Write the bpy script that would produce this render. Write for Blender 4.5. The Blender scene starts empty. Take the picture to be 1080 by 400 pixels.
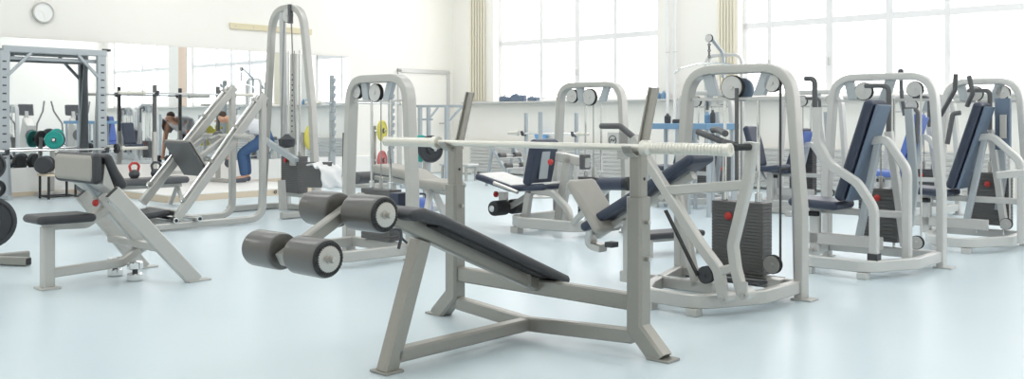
import bpy, bmesh, math, random
from mathutils import Vector, Matrix

random.seed(7)
SC = bpy.context.scene
COL = SC.collection
F = 1000.0            # focal length in pixels of the 1080 x 400 frame
CAMH = 1.1            # eye height
CAM = Vector((0, 0, CAMH))
U = Vector((0.734, -0.679, 0)).normalized()     # along the window wall, away from the corner
V = Vector((-U.y * -1, -U.x, 0)).normalized()   # along the mirror wall, away from the corner
ZZ = Vector((0, 0, 1))
PI = math.pi


def ray(px, py):
    return Vector(((px - 540) / F, 1.0, -(py - 125) / F))


def at(px, py, Y):
    return CAM + ray(px, py) * Y


def fl(px, py, z=0.0):
    d = ray(px, py)
    return CAM + d * ((z - CAMH) / d.z)


class Frame:
    """a right-angled local frame aligned with the room; u along U, v along V"""

    def __init__(self, o, u=U, v=V):
        self.o = Vector((o[0], o[1], 0))
        self.u = u
        self.v = v

    def w(self, u, v, z):
        return self.o + self.u * u + self.v * v + ZZ * z

    def hv(self, px, py, v):
        d = ray(px, py)
        t = (v + self.v.dot(self.o - CAM)) / self.v.dot(d)
        return CAM + d * t

    def hu(self, px, py, u):
        d = ray(px, py)
        t = (u + self.u.dot(self.o - CAM)) / self.u.dot(d)
        return CAM + d * t

    def loc(self, p):
        q = p - self.o
        return (q.dot(self.u), q.dot(self.v), p.z)


def fillet(pts, r, n=6, closed=False):
    pts = [Vector(p) for p in pts]
    out = []
    N = len(pts)
    for i, p in enumerate(pts):
        if not closed and (i == 0 or i == N - 1):
            out.append(p)
            continue
        rr = r[i] if isinstance(r, (list, tuple)) else r
        a = pts[i - 1] - p
        b = pts[(i + 1) % N] - p
        la, lb = a.length, b.length
        a.normalize()
        b.normalize()
        ang = a.angle(b, PI)
        if rr <= 0 or ang > PI - 0.02:
            out.append(p)
            continue
        tl = min(rr / math.tan(ang / 2), la * 0.49, lb * 0.49)
        p0 = p + a * tl
        p1 = p + b * tl
        for k in range(n + 1):
            t = k / n
            out.append(p0 * (1 - t) ** 2 + p * 2 * t * (1 - t) + p1 * t * t)
    return out


def rsec(w, d, c=None, n=1):
    """section of a rectangular tube: w in the plane of the path, d across it"""
    if c is None:
        c = min(w, d) * 0.14
    a, b = w / 2, d / 2
    out = []
    for sx, sy, a0 in ((1, 1, 0), (-1, 1, 90), (-1, -1, 180), (1, -1, 270)):
        for k in range(n + 1):
            t = math.radians(a0 + 90 * k / n)
            out.append((sx * (a - c) + c * math.cos(t), sy * (b - c) + c * math.sin(t)))
    return out


class MB:
    def __init__(self):
        self.bm = bmesh.new()

    def rings(self, rings, cap=True, loop=False):
        bm = self.bm
        vs = [[bm.verts.new(p) for p in r] for r in rings]
        n = len(vs[0])
        m = len(vs)
        for i in range(m if loop else m - 1):
            A, B = vs[i], vs[(i + 1) % m]
            for k in range(n):
                try:
                    bm.faces.new((A[k], A[(k + 1) % n], B[(k + 1) % n], B[k]))
                except ValueError:
                    pass
        if cap and not loop:
            for r in (vs[0][::-1], vs[-1]):
                try:
                    bm.faces.new(r)
                except ValueError:
                    pass
        return self

    def sweep(self, pts, sec, nrm, closed=False, ends=None):
        pts = [Vector(p) for p in pts]
        nrm = Vector(nrm).normalized()
        N = len(pts)
        rings = []
        for i, p in enumerate(pts):
            if closed:
                t0 = (p - pts[i - 1]).normalized()
                t1 = (pts[(i + 1) % N] - p).normalized()
            else:
                t0 = (p - pts[i - 1]).normalized() if i else (pts[1] - p).normalized()
                t1 = (pts[i + 1] - p).normalized() if i < N - 1 else t0
            t = (t0 + t1)
            t = t.normalized() if t.length > 1e-6 else t0
            a = nrm.cross(t)
            a = a.normalized()
            cosh = max(0.35, t.dot(t1))
            k = 1.0
            if ends:
                k = ends[i]
            rings.append([p + a * (s[0] * k / cosh) + nrm * (s[1] * k) for s in sec])
        return self.rings(rings, loop=closed)

    def tube(self, pts, w, d, nrm, r=0.0, c=None, n=6, closed=False):
        if r:
            pts = fillet(pts, r, n, closed)
        return self.sweep(pts, rsec(w, d, c), nrm, closed)

    def bar(self, a, b, w, d, nrm, c=None):
        """straight rectangular bar"""
        a, b = Vector(a), Vector(b)
        t = (b - a).normalized()
        nrm = Vector(nrm)
        nrm = (nrm - t * nrm.dot(t)).normalized()
        return self.sweep([a, b], rsec(w, d, c), nrm)

    def rod(self, pts, r, seg=10, closed=False, fil=0.0, n=6):
        pts = [Vector(p) for p in pts]
        if fil:
            pts = fillet(pts, fil, n, closed)
        N = len(pts)
        t0 = (pts[1] - pts[0]).normalized()
        a = t0.orthogonal().normalized()
        rings = []
        for i, p in enumerate(pts):
            ta = (p - pts[i - 1]).normalized() if (i or closed) else (pts[1] - p).normalized()
            tb = (pts[(i + 1) % N] - p).normalized() if (i < N - 1 or closed) else ta
            t = (ta + tb).normalized()
            a = (a - t * a.dot(t)).normalized()
            b = t.cross(a)
            k = 1 / max(0.5, t.dot(tb))
            rad = r[i] if isinstance(r, (list, tuple)) else r
            rings.append([p + (a * math.cos(2 * PI * j / seg) + b * math.sin(2 * PI * j / seg)) * rad * (1 if k < 1.05 else k ** .5) for j in range(seg)])
        return self.rings(rings, loop=closed)

    def lathe(self, p, axis, prof, seg=20):
        """prof: (distance along axis, radius)"""
        p = Vector(p)
        t = Vector(axis).normalized()
        a = t.orthogonal().normalized()
        b = t.cross(a)
        rings = []
        for h, r in prof:
            r = max(r, 1e-4)
            rings.append([p + t * h + (a * math.cos(2 * PI * j / seg) + b * math.sin(2 * PI * j / seg)) * r for j in range(seg)])
        return self.rings(rings)

    def cyl(self, a, b, r, seg=16, bev=None):
        a, b = Vector(a), Vector(b)
        L = (b - a).length
        bev = min(r * 0.15, L * 0.2) if bev is None else bev
        if bev:
            prof = [(0, r - bev), (bev, r), (L - bev, r), (L, r - bev)]
        else:
            prof = [(0, r), (L, r)]
        return self.lathe(a, b - a, prof, seg)

    def torus(self, c, axis, R, r, seg=20, s2=8):
        c = Vector(c)
        t = Vector(axis).normalized()
        a = t.orthogonal().normalized()
        b = t.cross(a)
        pts = [c + (a * math.cos(2 * PI * j / seg) + b * math.sin(2 * PI * j / seg)) * R for j in range(seg)]
        return self.rod(pts, r, s2, closed=True)

    def slab(self, pts, th, bev=0.0):
        """polygon pts (3D, planar) extruded by vector th; bev rounds the rim"""
        pts = [Vector(p) for p in pts]
        th = Vector(th)
        L = th.length
        t = th.normalized()
        n = len(pts)

        def inset(k):
            out = []
            for i, p in enumerate(pts):
                e0 = (p - pts[i - 1]).normalized()
                e1 = (pts[(i + 1) % n] - p).normalized()
                n0 = t.cross(e0)
                n1 = t.cross(e1)
                m = n0 + n1
                m = m.normalized() if m.length > 1e-6 else n0
                out.append(p + m * (k / max(0.4, m.dot(n1))))
            return out
        area = Vector((0, 0, 0))
        for i in range(n):
            area += (pts[i] - pts[0]).cross(pts[(i + 1) % n] - pts[0])
        if area.dot(t) < 0:
            pts = pts[::-1]
        if bev:
            prof = []
            for k in range(4):
                a = math.radians(90 * k / 3)
                prof.append((bev * (1 - math.sin(a)), bev * (1 - math.cos(a))))
            lay = prof + [(i, L - h) for i, h in prof[::-1]]
        else:
            lay = [(0, 0), (0, L)]
        return self.rings([[q + t * h for q in inset(k)] for k, h in lay])

    def box(self, c, sx, sy, sz, ux=None, uy=None, uz=None, bev=0.0):
        ux = Vector(ux or (1, 0, 0)).normalized()
        uy = Vector(uy or (0, 1, 0)).normalized()
        uz = Vector(uz or (0, 0, 1)).normalized()
        c = Vector(c)
        p = [c - uz * sz / 2 + ux * sx / 2 * i + uy * sy / 2 * j for i, j in ((-1, -1), (1, -1), (1, 1), (-1, 1))]
        return self.slab(p, uz * sz, bev)

    def pad(self, pts, width, th, nrm, r=None, fil=0.0, ends=True):
        """upholstered cushion following a path: width along nrm, th in the plane, rounded rim"""
        pts = [Vector(p) for p in pts]
        if fil:
            pts = fillet(pts, fil, 5)
        r = r or th * 0.4
        nrm = Vector(nrm).normalized()
        path, off = [], []
        d0 = (pts[1] - pts[0]).normalized()
        d1 = (pts[-1] - pts[-2]).normalized()
        re = max(r, 0.03)
        st = [(0, 1.0), (0.25, 0.45), (0.6, 0.14), (1.0, 0.0)]
        for h, o in st:
            path.append(pts[0] + d0 * re * h)
            off.append(o)
        for p in pts[1:-1]:
            if (p - pts[0]).length > re * 1.05 and (p - pts[-1]).length > re * 1.05:
                path.append(p)
                off.append(0)
        for h, o in st[::-1]:
            path.append(pts[-1] - d1 * re * h)
            off.append(o)
        rings = []
        N = len(path)
        for i, p in enumerate(path):
            ta = (p - path[i - 1]).normalized() if i else d0
            tb = (path[i + 1] - p).normalized() if i < N - 1 else d1
            t = (ta + tb).normalized()
            a = nrm.cross(t).normalized()
            o = off[i] * r
            ww = width / 2 - off[i] * re
            tt = th / 2 - o
            k = 1 / max(0.5, t.dot(tb))
            sec = rsec(2 * tt, 2 * ww, min(r, tt * 0.98), 3)
            rings.append([p + a * s[0] * k + nrm * s[1] for s in sec])
        return self.rings(rings)

    def mesh(self, name, origin):
        bm = self.bm
        bmesh.ops.remove_doubles(bm, verts=bm.verts, dist=1e-5)
        bmesh.ops.recalc_face_normals(bm, faces=bm.faces)
        bmesh.ops.translate(bm, verts=bm.verts, vec=-Vector(origin))
        me = bpy.data.meshes.new(name)
        bm.to_mesh(me)
        bm.free()
        me.polygons.foreach_set('use_smooth', [True] * len(me.polygons))
        me.set_sharp_from_angle(angle=math.radians(32))
        return me


ROOT = {}


def wn(o):
    m = o.modifiers.new('weighted_normal', 'WEIGHTED_NORMAL')
    m.keep_sharp = True
    m.weight = 80



def thing(name, label, cat, loc, group=None):
    o = bpy.data.objects.new(name, None)
    COL.objects.link(o)
    o.empty_display_size = 0.1
    o.location = Vector(loc)
    ROOT[o.name] = Vector(loc)
    o['label'] = label
    o['category'] = cat
    if group:
        o['group'] = group
    return o


def part(name, mb, mat, parent, label=None):
    org = ROOT[parent.name]
    me = mb.mesh(name, org)
    o = bpy.data.objects.new(name, me)
    COL.objects.link(o)
    o.parent = parent
    if mat:
        me.materials.append(mat)
    wn(o)
    ROOT[o.name] = org
    if label:
        o['label'] = label
    return o


def solo(name, mb, mat, label, cat, group=None, kind=None):
    bb = [v.co.copy() for v in mb.bm.verts]
    mn = Vector((min(p.x for p in bb), min(p.y for p in bb), min(p.z for p in bb)))
    mx = Vector((max(p.x for p in bb), max(p.y for p in bb), max(p.z for p in bb)))
    org = Vector(((mn.x + mx.x) / 2, (mn.y + mx.y) / 2, mn.z))
    me = mb.mesh(name, org)
    o = bpy.data.objects.new(name, me)
    COL.objects.link(o)
    o.location = org
    ROOT[o.name] = org
    me.materials.append(mat)
    wn(o)
    if kind:
        o['kind'] = kind
        return o
    o['label'] = label
    o['category'] = cat
    if group:
        o['group'] = group
    return o


def struct(name, mb, mat, parent=None):
    if parent is not None:
        return part(name, mb, mat, parent)
    return solo(name, mb, mat, None, None, kind='structure')


def dup(root, loc, label, group=None, rot=None):
    r = root.copy()
    COL.objects.link(r)
    r.location = loc
    ROOT[r.name] = Vector(loc)
    if rot is not None:
        r.rotation_euler = rot
    r['label'] = label
    if group:
        r['group'] = group
    for ch in list(root.children):
        c = ch.copy()
        COL.objects.link(c)
        c.parent = r
        for g in list(ch.children):
            d = g.copy()
            COL.objects.link(d)
            d.parent = c
    return r


# ------------------------------------------------------------------ materials
def mat(name, col, rough=0.5, metal=0.0, spec=0.5, noise=0.0, nscale=30.0, bump=0.0, bscale=200.0, coat=0.0):
    m = bpy.data.materials.new(name)
    m.use_nodes = True
    nt = m.node_tree
    b = nt.nodes['Principled BSDF']
    b.inputs['Base Color'].default_value = (*col, 1)
    b.inputs['Roughness'].default_value = rough
    b.inputs['Metallic'].default_value = metal
    b.inputs['Specular IOR Level'].default_value = spec
    if coat:
        b.inputs['Coat Weight'].default_value = coat
    tc = nt.nodes.new('ShaderNodeTexCoord')
    if noise:
        n = nt.nodes.new('ShaderNodeTexNoise')
        n.inputs['Scale'].default_value = nscale
        n.inputs['Detail'].default_value = 4
        nt.links.new(tc.outputs['Object'], n.inputs['Vector'])
        r = nt.nodes.new('ShaderNodeMix')
        r.data_type = 'RGBA'
        r.inputs[6].default_value = (*[max(0, c * (1 - noise)) for c in col], 1)
        r.inputs[7].default_value = (*[min(1, c * (1 + noise)) for c in col], 1)
        nt.links.new(n.outputs['Fac'], r.inputs[0])
        nt.links.new(r.outputs[2], b.inputs['Base Color'])
    if bump:
        n2 = nt.nodes.new('ShaderNodeTexNoise')
        n2.inputs['Scale'].default_value = bscale
        nt.links.new(tc.outputs['Object'], n2.inputs['Vector'])
        bp = nt.nodes.new('ShaderNodeBump')
        bp.inputs['Strength'].default_value = bump
        bp.inputs['Distance'].default_value = 0.002
        nt.links.new(n2.outputs['Fac'], bp.inputs['Height'])
        nt.links.new(bp.outputs['Normal'], b.inputs['Normal'])
    return m


def rgb(r, g, b):
    f = lambda c: (c / 255 / 12.92) if c / 255 <= 0.04045 else ((c / 255 + 0.055) / 1.055) ** 2.4
    return (f(r), f(g), f(b))


M = {}
M['steel'] = mat('silver_paint', rgb(158, 156, 150), 0.34, 0.55, 0.5, 0.04, 60)
M['paint'] = mat('light_grey_paint', rgb(192, 191, 187), 0.33, 0.3, 0.5, 0.02, 40)
M['white'] = mat('white_paint', rgb(210, 210, 208), 0.33, 0.15, 0.5, 0.02, 40)
M['bluegrey'] = mat('blue_grey_paint', rgb(182, 189, 194), 0.35, 0.15)
M['chrome'] = mat('chrome', rgb(225, 225, 225), 0.12, 1.0)
M['brushed'] = mat('brushed_steel', rgb(190, 188, 184), 0.3, 1.0, 0.5, 0.05, 80)
M['barbell'] = mat('satin_bar_steel', rgb(222, 219, 210), 0.33, 0.55)
M['vinyl'] = mat('black_vinyl', rgb(58, 59, 63), 0.42, 0.0, 0.5, 0.08, 25, 0.25, 300)
M['greyvinyl'] = mat('grey_vinyl', rgb(168, 165, 158), 0.45, 0.0, 0.5, 0.05, 18, 0.2, 300)
M['darkgrey'] = mat('dark_grey_vinyl', rgb(92, 93, 95), 0.45, 0.0, 0.5, 0.06, 20, 0.2, 300)
M['roller'] = mat('roller_vinyl', rgb(76, 74, 71), 0.36, 0.0, 0.8, 0.1, 14, 0.25, 250, 0.35)
M['navy'] = mat('navy_vinyl', rgb(56, 64, 82), 0.4, 0.0, 0.5, 0.05, 20, 0.2, 300)
M['slate'] = mat('slate_blue_vinyl', rgb(106, 122, 142), 0.45, 0.0, 0.5, 0.05, 20)
M['blue'] = mat('blue_plastic', rgb(92, 118, 190), 0.4)
M['skyblue'] = mat('light_blue_plastic', rgb(120, 178, 232), 0.4)
M['bluetop'] = mat('blue_laminate', rgb(122, 158, 190), 0.4)
M['rubber'] = mat('black_rubber', rgb(42, 43, 45), 0.6)
M['iron'] = mat('dark_iron', rgb(78, 80, 84), 0.5, 0.3, 0.5, 0.08, 40)
M['stack'] = mat('weight_stack_iron', rgb(104, 104, 104), 0.5, 0.3, 0.5, 0.06, 40)
M['plateblack'] = mat('black_plate', rgb(62, 64, 68), 0.5, 0.1, 0.5, 0.06, 30)
M['teal'] = mat('teal_rubber', rgb(40, 168, 158), 0.5)
M['yellow'] = mat('yellow_rubber', rgb(214, 204, 96), 0.5)
M['red'] = mat('red_plastic', rgb(196, 60, 56), 0.4)
M['redplate'] = mat('red_rubber', rgb(196, 110, 108), 0.5)
M['wood'] = mat('pale_wood', rgb(222, 206, 184), 0.5, 0.0, 0.4, 0.06, 12)
M['board'] = mat('beige_board', rgb(226, 216, 184), 0.6, 0.0, 0.4, 0.04, 8)
M['cable'] = mat('cable_steel', rgb(150, 150, 150), 0.4, 0.5)
M['wall'] = mat('cream_wall_paint', rgb(249, 247, 241), 0.7, 0.0, 0.2, 0.01, 3)
M['dado'] = mat('white_dado_paint', rgb(248, 247, 244), 0.5, 0.0, 0.3, 0.01, 3)
M['ceil'] = mat('white_ceiling_paint', rgb(250, 250, 248), 0.8, 0.0, 0.2, 0.01, 3)
M['frame'] = mat('white_window_frame', rgb(240, 240, 240), 0.4)
M['blind'] = mat('cream_blind_fabric', rgb(248, 243, 224), 0.8, 0.0, 0.1, 0.02, 10)
M['peach'] = mat('peach_blind_fabric', rgb(244, 222, 204), 0.8, 0.0, 0.1, 0.02, 10)
M['offwhite'] = mat('off_white_vinyl', rgb(224, 224, 221), 0.45)
M['towel'] = mat('white_towel', rgb(240, 240, 240), 0.9, 0.0, 0.1, 0.03, 60, 0.5, 150)
M['jeans'] = mat('blue_denim', rgb(74, 100, 138), 0.8, 0.0, 0.1, 0.12, 60)
M['shirt'] = mat('white_shirt', rgb(226, 228, 232), 0.8, 0.0, 0.1, 0.03, 40)
M['skin'] = mat('skin', rgb(214, 168, 142), 0.5)
M['hair'] = mat('brown_hair', rgb(70, 54, 44), 0.6)
M['shoe'] = mat('grey_shoe', rgb(86, 92, 104), 0.6)
M['paper'] = mat('clock_face', rgb(250, 250, 248), 0.5)


def floor_mat():
    m = mat('pale_blue_floor', rgb(212, 227, 233), 0.32, 0.0, 0.45)
    nt = m.node_tree
    b = nt.nodes['Principled BSDF']
    tc = nt.nodes.new('ShaderNodeTexCoord')
    n = nt.nodes.new('ShaderNodeTexNoise')
    n.inputs['Scale'].default_value = 0.9
    n.inputs['Detail'].default_value = 6
    nt.links.new(tc.outputs['Object'], n.inputs['Vector'])
    r = nt.nodes.new('ShaderNodeMix')
    r.data_type = 'RGBA'
    r.inputs[6].default_value = (*rgb(203, 219, 227), 1)
    r.inputs[7].default_value = (*rgb(214, 227, 233), 1)
    nt.links.new(n.outputs['Fac'], r.inputs[0])
    nt.links.new(r.outputs[2], b.inputs['Base Color'])
    return m


M['floor'] = floor_mat()


def mirror_mat():
    m = bpy.data.materials.new('mirror_silvering')
    m.use_nodes = True
    b = m.node_tree.nodes['Principled BSDF']
    b.inputs['Base Color'].default_value = (0.86, 0.89, 0.91, 1)
    b.inputs['Metallic'].default_value = 1
    b.inputs['Roughness'].default_value = 0.015
    return m


M['mirror'] = mirror_mat()


def glass_mat():
    m = bpy.data.materials.new('window_glass')
    m.use_nodes = True
    nt = m.node_tree
    nt.nodes.clear()
    out = nt.nodes.new('ShaderNodeOutputMaterial')
    mix = nt.nodes.new('ShaderNodeMixShader')
    tr = nt.nodes.new('ShaderNodeBsdfTransparent')
    gl = nt.nodes.new('ShaderNodeBsdfGlossy')
    gl.inputs['Roughness'].default_value = 0.02
    tr.inputs['Color'].default_value = (0.985, 0.985, 0.985, 1)
    mix.inputs[0].default_value = 0.05
    nt.links.new(tr.outputs[0], mix.inputs[1])
    nt.links.new(gl.outputs[0], mix.inputs[2])
    nt.links.new(mix.outputs[0], out.inputs[0])
    return m


M['glass'] = glass_mat()
# ------------------------------------------------------------------ the room
RM = Frame((-1.213, 19.57))         # origin in the far corner; u along the window wall, v along the mirror wall
S1, T1, HT = 16.4, 17.0, 4.7


def rbox(mb, u0, u1, v0, v1, z0, z1, bev=0.0, fr=RM):
    p = [fr.w(u0, v0, z0), fr.w(u1, v0, z0), fr.w(u1, v1, z0), fr.w(u0, v1, z0)]
    mb.slab(p, ZZ * (z1 - z0), bev)
    return mb


struct('floor', rbox(MB(), -0.3, S1 + 0.3, -0.35, T1 + 0.3, -0.12, 0.0), M['floor'])
struct('ceiling', rbox(MB(), -0.3, S1 + 0.3, -0.35, T1 + 0.3, HT, HT + 0.15), M['ceil'])

WIN = [(1.15, 5.02, (2.27, 3.15, 4.02)), (6.56, 11.0, (7.02, 8.0, 8.9, 9.7)), (12.1, 16.0, (13.1, 14.05, 15.0))]
SILL, WTOP = 1.43, 4.35
mb = MB()
rbox(mb, 0, S1, -0.35, 0, 0, SILL)
rbox(mb, 0, S1, -0.35, 0, WTOP, HT)
e = 0.0
for a, b, _ in WIN:
    rbox(mb, e, a, -0.35, 0, SILL, WTOP)
    e = b
rbox(mb, e, S1, -0.35, 0, SILL, WTOP)
struct('wall_back', mb, M['wall'])
struct('wall_left', rbox(MB(), -0.3, 0, -0.35, T1 + 0.3, 0, HT), M['wall'])
struct('wall_right', rbox(MB(), S1, S1 + 0.3, -0.35, T1 + 0.3, 0, HT), M['wall'])
struct('wall_front', rbox(MB(), -0.3, S1 + 0.3, T1, T1 + 0.3, 0, HT), M['wall'])

for i, (a, b, mull) in enumerate(WIN):
    mb = MB()
    y0, y1 = -0.24, -0.17
    for z0, z1 in ((SILL, SILL + 0.07), (WTOP - 0.07, WTOP), (2.53, 2.63), (3.6, 3.68)):
        rbox(mb, a, b, y0, y1, z0, z1, 0.008)
    for s in (a + 0.035, b - 0.035):
        rbox(mb, s - 0.035, s + 0.035, y0, y1, SILL, WTOP, 0.008)
    for k, s in enumerate(mull):
        h = 0.055 if k == 1 or (i == 1 and k == 2) else 0.038
        rbox(mb, s - h, s + h, y0 - 0.01, y1 + 0.012, SILL, WTOP, 0.008)
    w = struct('window_%d' % (i + 1), mb, M['frame'])
    g = MB()
    rbox(g, a, b, -0.21, -0.202, SILL, WTOP)
    part('pane', g, M['glass'], w)
    for k, s in enumerate(mull[:2]):
        hb = MB()
        rbox(hb, s - 0.012, s + 0.012, -0.158, -0.13, 1.9, 2.02, 0.004)
        part('window_handle', hb, M['white'], w)
struct('trim_1', rbox(MB(), 0.4, S1, 0.0, 0.16, SILL - 0.035, SILL, 0.008), M['white'])

# mirror wall: white dado, skirting, mirror
struct('trim_2', rbox(MB(), 0, 0.03, 2.0, T1, 0.06, 0.4, 0.006), M['dado'])
struct('baseboard_left', rbox(MB(), 0, 0.036, 1.6, T1, 0, 0.06, 0.004), M['wood'])
mb = MB()
rbox(mb, 0.004, 0.02, 2.67, 11.0, 0.405, 2.24)
solo('wall_mirror', mb, M['mirror'], 'long frameless mirror along the left wall above a white dado', 'mirror')
# door
mb = MB()
rbox(mb, 0.0, 0.05, 0.14, 0.22, 0, 2.06, 0.004)
rbox(mb, 0.0, 0.05, 1.43, 1.51, 0, 2.06, 0.004)
rbox(mb, 0.0, 0.05, 0.14, 1.51, 2.0, 2.08, 0.004)
d = struct('door_1', mb, M['white'])
part('door_panel', rbox(MB(), 0.0, 0.03, 0.22, 1.43, 0.01, 2.0, 0.004), M['wall'], d)
hb = MB()
hb.rod([RM.w(0.03, 0.32, 1.0), RM.w(0.08, 0.32, 1.0), RM.w(0.08, 0.46, 1.0)], 0.011, 8, fil=0.02)
part('door_handle', hb, M['brushed'], d)

# blinds
for s0, s1, m_, lab in ((0.5, 0.95, 'blind', 'cream vertical blind drawn aside at the far corner of the room'),
                        (6.2, 6.53, 'blind', 'cream vertical blind drawn aside beside the heating pipes'),
                        (11.04, 11.4, 'peach', 'peach vertical blind seen only in the mirror at left')):
    t = thing('vertical_blind', lab, 'blind', RM.w((s0 + s1) / 2, 0.03, SILL))
    r = MB()
    rbox(r, s0 - 0.02, s1 + 0.02, 0.004, 0.06, 4.4, 4.46, 0.005)
    part('head_rail', r, M['white'], t)
    n = 6
    for k in range(n):
        a = s0 + (s1 - s0) * k / n
        q = MB()
        st = (s1 - s0) / n
        p0, p1 = RM.w(a + 0.002, 0.02, SILL + 0.03), RM.w(a + st * 0.98, 0.05, SILL + 0.03)
        dr = (p1 - p0).normalized()
        q.bar((p0 + p1) / 2, (p0 + p1) / 2 + ZZ * 2.94, 0.004, (p1 - p0).length, dr)
        part('slat', q, M[m_], t)

for k, s in enumerate((5.37, 5.51)):
    t = thing('heating_pipe', ['white heating pipe rising by the window pier, the left of the pair',
                               'white heating pipe rising by the window pier, the right of the pair'][k], 'pipe', RM.w(s, 0.09, 0), 'heating pipes on the pier')
    p = MB()
    p.cyl(RM.w(s, 0.2, 0), RM.w(s, 0.2, HT - 0.01), 0.03, 14, 0)
    part('pipe', p, M['frame'], t)
    for z in (0.9, 2.2, 3.6):
        c = MB()
        c.torus(RM.w(s, 0.2, z), ZZ, 0.033, 0.006, 14, 6)
        part('clamp', c, M['white'], t)

for s0, s1, lab in ((0.62, 5.0, 'white slatted radiator cover under the window nearest the far corner'),
                    (6.65, 10.6, 'white slatted radiator cover under the right hand window')):
    t = thing('radiator', lab, 'radiator', RM.w((s0 + s1) / 2, 0.08, 0))
    b = MB()
    rbox(b, s0, s1, 0.012, 0.14, 0.04, 0.62, 0.01)
    part('body', b, M['dado'], t)
    b = MB()
    rbox(b, s0 - 0.02, s1 + 0.02, 0.012, 0.17, 0.62, 0.645, 0.006)
    part('top_board', b, M['white'], t)
    for k in range(8):
        b = MB()
        z = 0.085 + k * 0.066
        b.slab([RM.w(s0 + 0.03, 0.14, z + 0.02), RM.w(s1 - 0.03, 0.14, z + 0.02), RM.w(s1 - 0.03, 0.168, z), RM.w(s0 + 0.03, 0.168, z)], ZZ * 0.024)
        part('slat', b, M['white'], t)
    for s in (s0 + 0.1, s1 - 0.1):
        b = MB()
        rbox(b, s - 0.03, s + 0.03, 0.03, 0.13, 0, 0.045, 0.004)
        part('foot', b, M['white'], t)

# clock and board on the left wall
def on_wall(px, py):
    return RM.hu(px, py, 0.0)


c = on_wall(45, 13.5)
t = thing('wall_clock', 'round white wall clock high on the left wall', 'clock', c)
b = MB()
b.lathe(c + U * 0.002, U, [(0, 0.15), (0.03, 0.152), (0.045, 0.145), (0.045, 0.132), (0.03, 0.128), (0.03, 0.0)], 40)
part('case', b, M['paint'], t)
b = MB()
b.lathe(c + U * 0.032, U, [(0, 0.0), (0, 0.13), (0.003, 0.13), (0.003, 0.0)], 40)
part('face', b, M['paper'], t)
for L_, a_, w_ in ((0.07, 60, 0.008), (0.105, 190, 0.005)):
    b = MB()
    dr = V * math.sin(math.radians(a_)) + ZZ * math.cos(math.radians(a_))
    b.bar(c + U * 0.038 - dr * 0.015, c + U * 0.038 + dr * L_, w_, 0.003, U)
    part('hand', b, M['wall'], t)

p0, p1 = on_wall(242, 28), on_wall(328, 33)
t = thing('wall_board', 'long narrow beige board fixed high on the left wall', 'board', (p0 + p1) / 2)
zz = (p0.z + p1.z) / 2
b = MB()
b.bar(Vector((p0.x, p0.y, zz)) + U * 0.016, Vector((p1.x, p1.y, zz)) + U * 0.016, 0.1, 0.03, U)
part('plank', b, M['board'], t)
for k in (0.06, 0.27, 0.62, 0.94):
    q = p0.lerp(p1, k)
    b = MB()
    b.cyl(Vector((q.x, q.y, zz)) + U * 0.03, Vector((q.x, q.y, zz)) + U * 0.036, 0.011, 8)
    part('screw', b, M['brushed'], t)

# low platform along the mirror
mb = MB()
DECK = ((0.04, 5.1), (2.5, 5.1), (2.5, 7.52), (0.7, 7.52), (0.7, 7.18), (0.04, 7.18))
mb.slab([RM.w(a, c_, 0.0) for a, c_ in DECK], ZZ * 0.085)
t = thing('platform', 'low pale wooden platform on the floor in front of the mirror', 'platform', RM.w(1.27, 6.3, 0))
part('deck_edge', mb, M['wood'], t)
part('deck_top', MB().slab([RM.w(a, c_, 0.085) for a, c_ in DECK], ZZ * 0.015), M['dado'], t)
q = MB()
q.torus(RM.w(2.512, 5.9, 0.05), U, 0.02, 0.006, 16, 8)
part('pull_ring', q, M['iron'], t)

# ------------------------------------------------------------------ camera and light
cam = bpy.data.cameras.new('camera')
cam.sensor_fit = 'HORIZONTAL'
cam.sensor_width = 36.0
cam.lens = 36.0 * F / 1080
cam.shift_y = -75.0 / 1080
cam.clip_start = 0.05
co = bpy.data.objects.new('camera', cam)
co.location = CAM
co.rotation_euler = (PI / 2, 0, 0)
COL.objects.link(co)
SC.camera = co

wd = bpy.data.worlds.new('bright_sky')
SC.world = wd
wd.use_nodes = True
wd.node_tree.nodes['Background'].inputs[0].default_value = (1.0, 0.98, 0.985, 1)
wd.node_tree.nodes['Background'].inputs[1].default_value = 3.3

for a, b, _ in WIN:                       # light portals that help the renderer sample the daylight
    L = bpy.data.lights.new('window_portal', 'AREA')
    L.shape = 'RECTANGLE'
    L.size = b - a
    L.size_y = WTOP - SILL
    L.cycles.is_portal = True
    o = bpy.data.objects.new('window_portal', L)
    o.matrix_world = Matrix((( U.x, 0, -V.x, 0), (U.y, 0, -V.y, 0), (0, 1, 0, 0), (0, 0, 0, 1))) 
    o.location = RM.w((a + b) / 2, -0.3, (SILL + WTOP) / 2)
    COL.objects.link(o)

for i in range(4):                        # unseen area lights added below the ceiling for even fill light
    for j in range(4):
        L = bpy.data.lights.new('ceiling_fill', 'AREA')
        L.shape = 'RECTANGLE'
        L.size, L.size_y = 2.6, 1.2
        L.energy = 31
        L.color = (1.0, 0.97, 0.95)
        o = bpy.data.objects.new('ceiling_fill', L)
        o.location = RM.w(2.0 + i * 4.1, 2.0 + j * 4.3, HT - 0.05)
        COL.objects.link(o)

SC.view_settings.view_transform = 'Standard'
SC.view_settings.look = 'None'
SC.view_settings.gamma = 1.0
SC.view_settings.use_curve_mapping = False
SC.view_settings.exposure = 0.14
SC.cycles.use_denoising = True
SC.cycles.max_bounces = 10
SC.cycles.diffuse_bounces = 5
SC.cycles.glossy_bounces = 5
SC.cycles.transparent_max_bounces = 12
SC.cycles.sample_clamp_indirect = 8.0
SC.cycles.caustics_reflective = False
SC.cycles.caustics_refractive = False
# ------------------------------------------------------------------ foreground: decline bench with barbell
def foot_plate(mb, p, sx=0.11, sy=0.11, h=0.012, ux=U, uy=V):
    mb.box(Vector((p.x, p.y, h / 2)), sx, sy, h, ux, uy, ZZ, 0.003)


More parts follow.
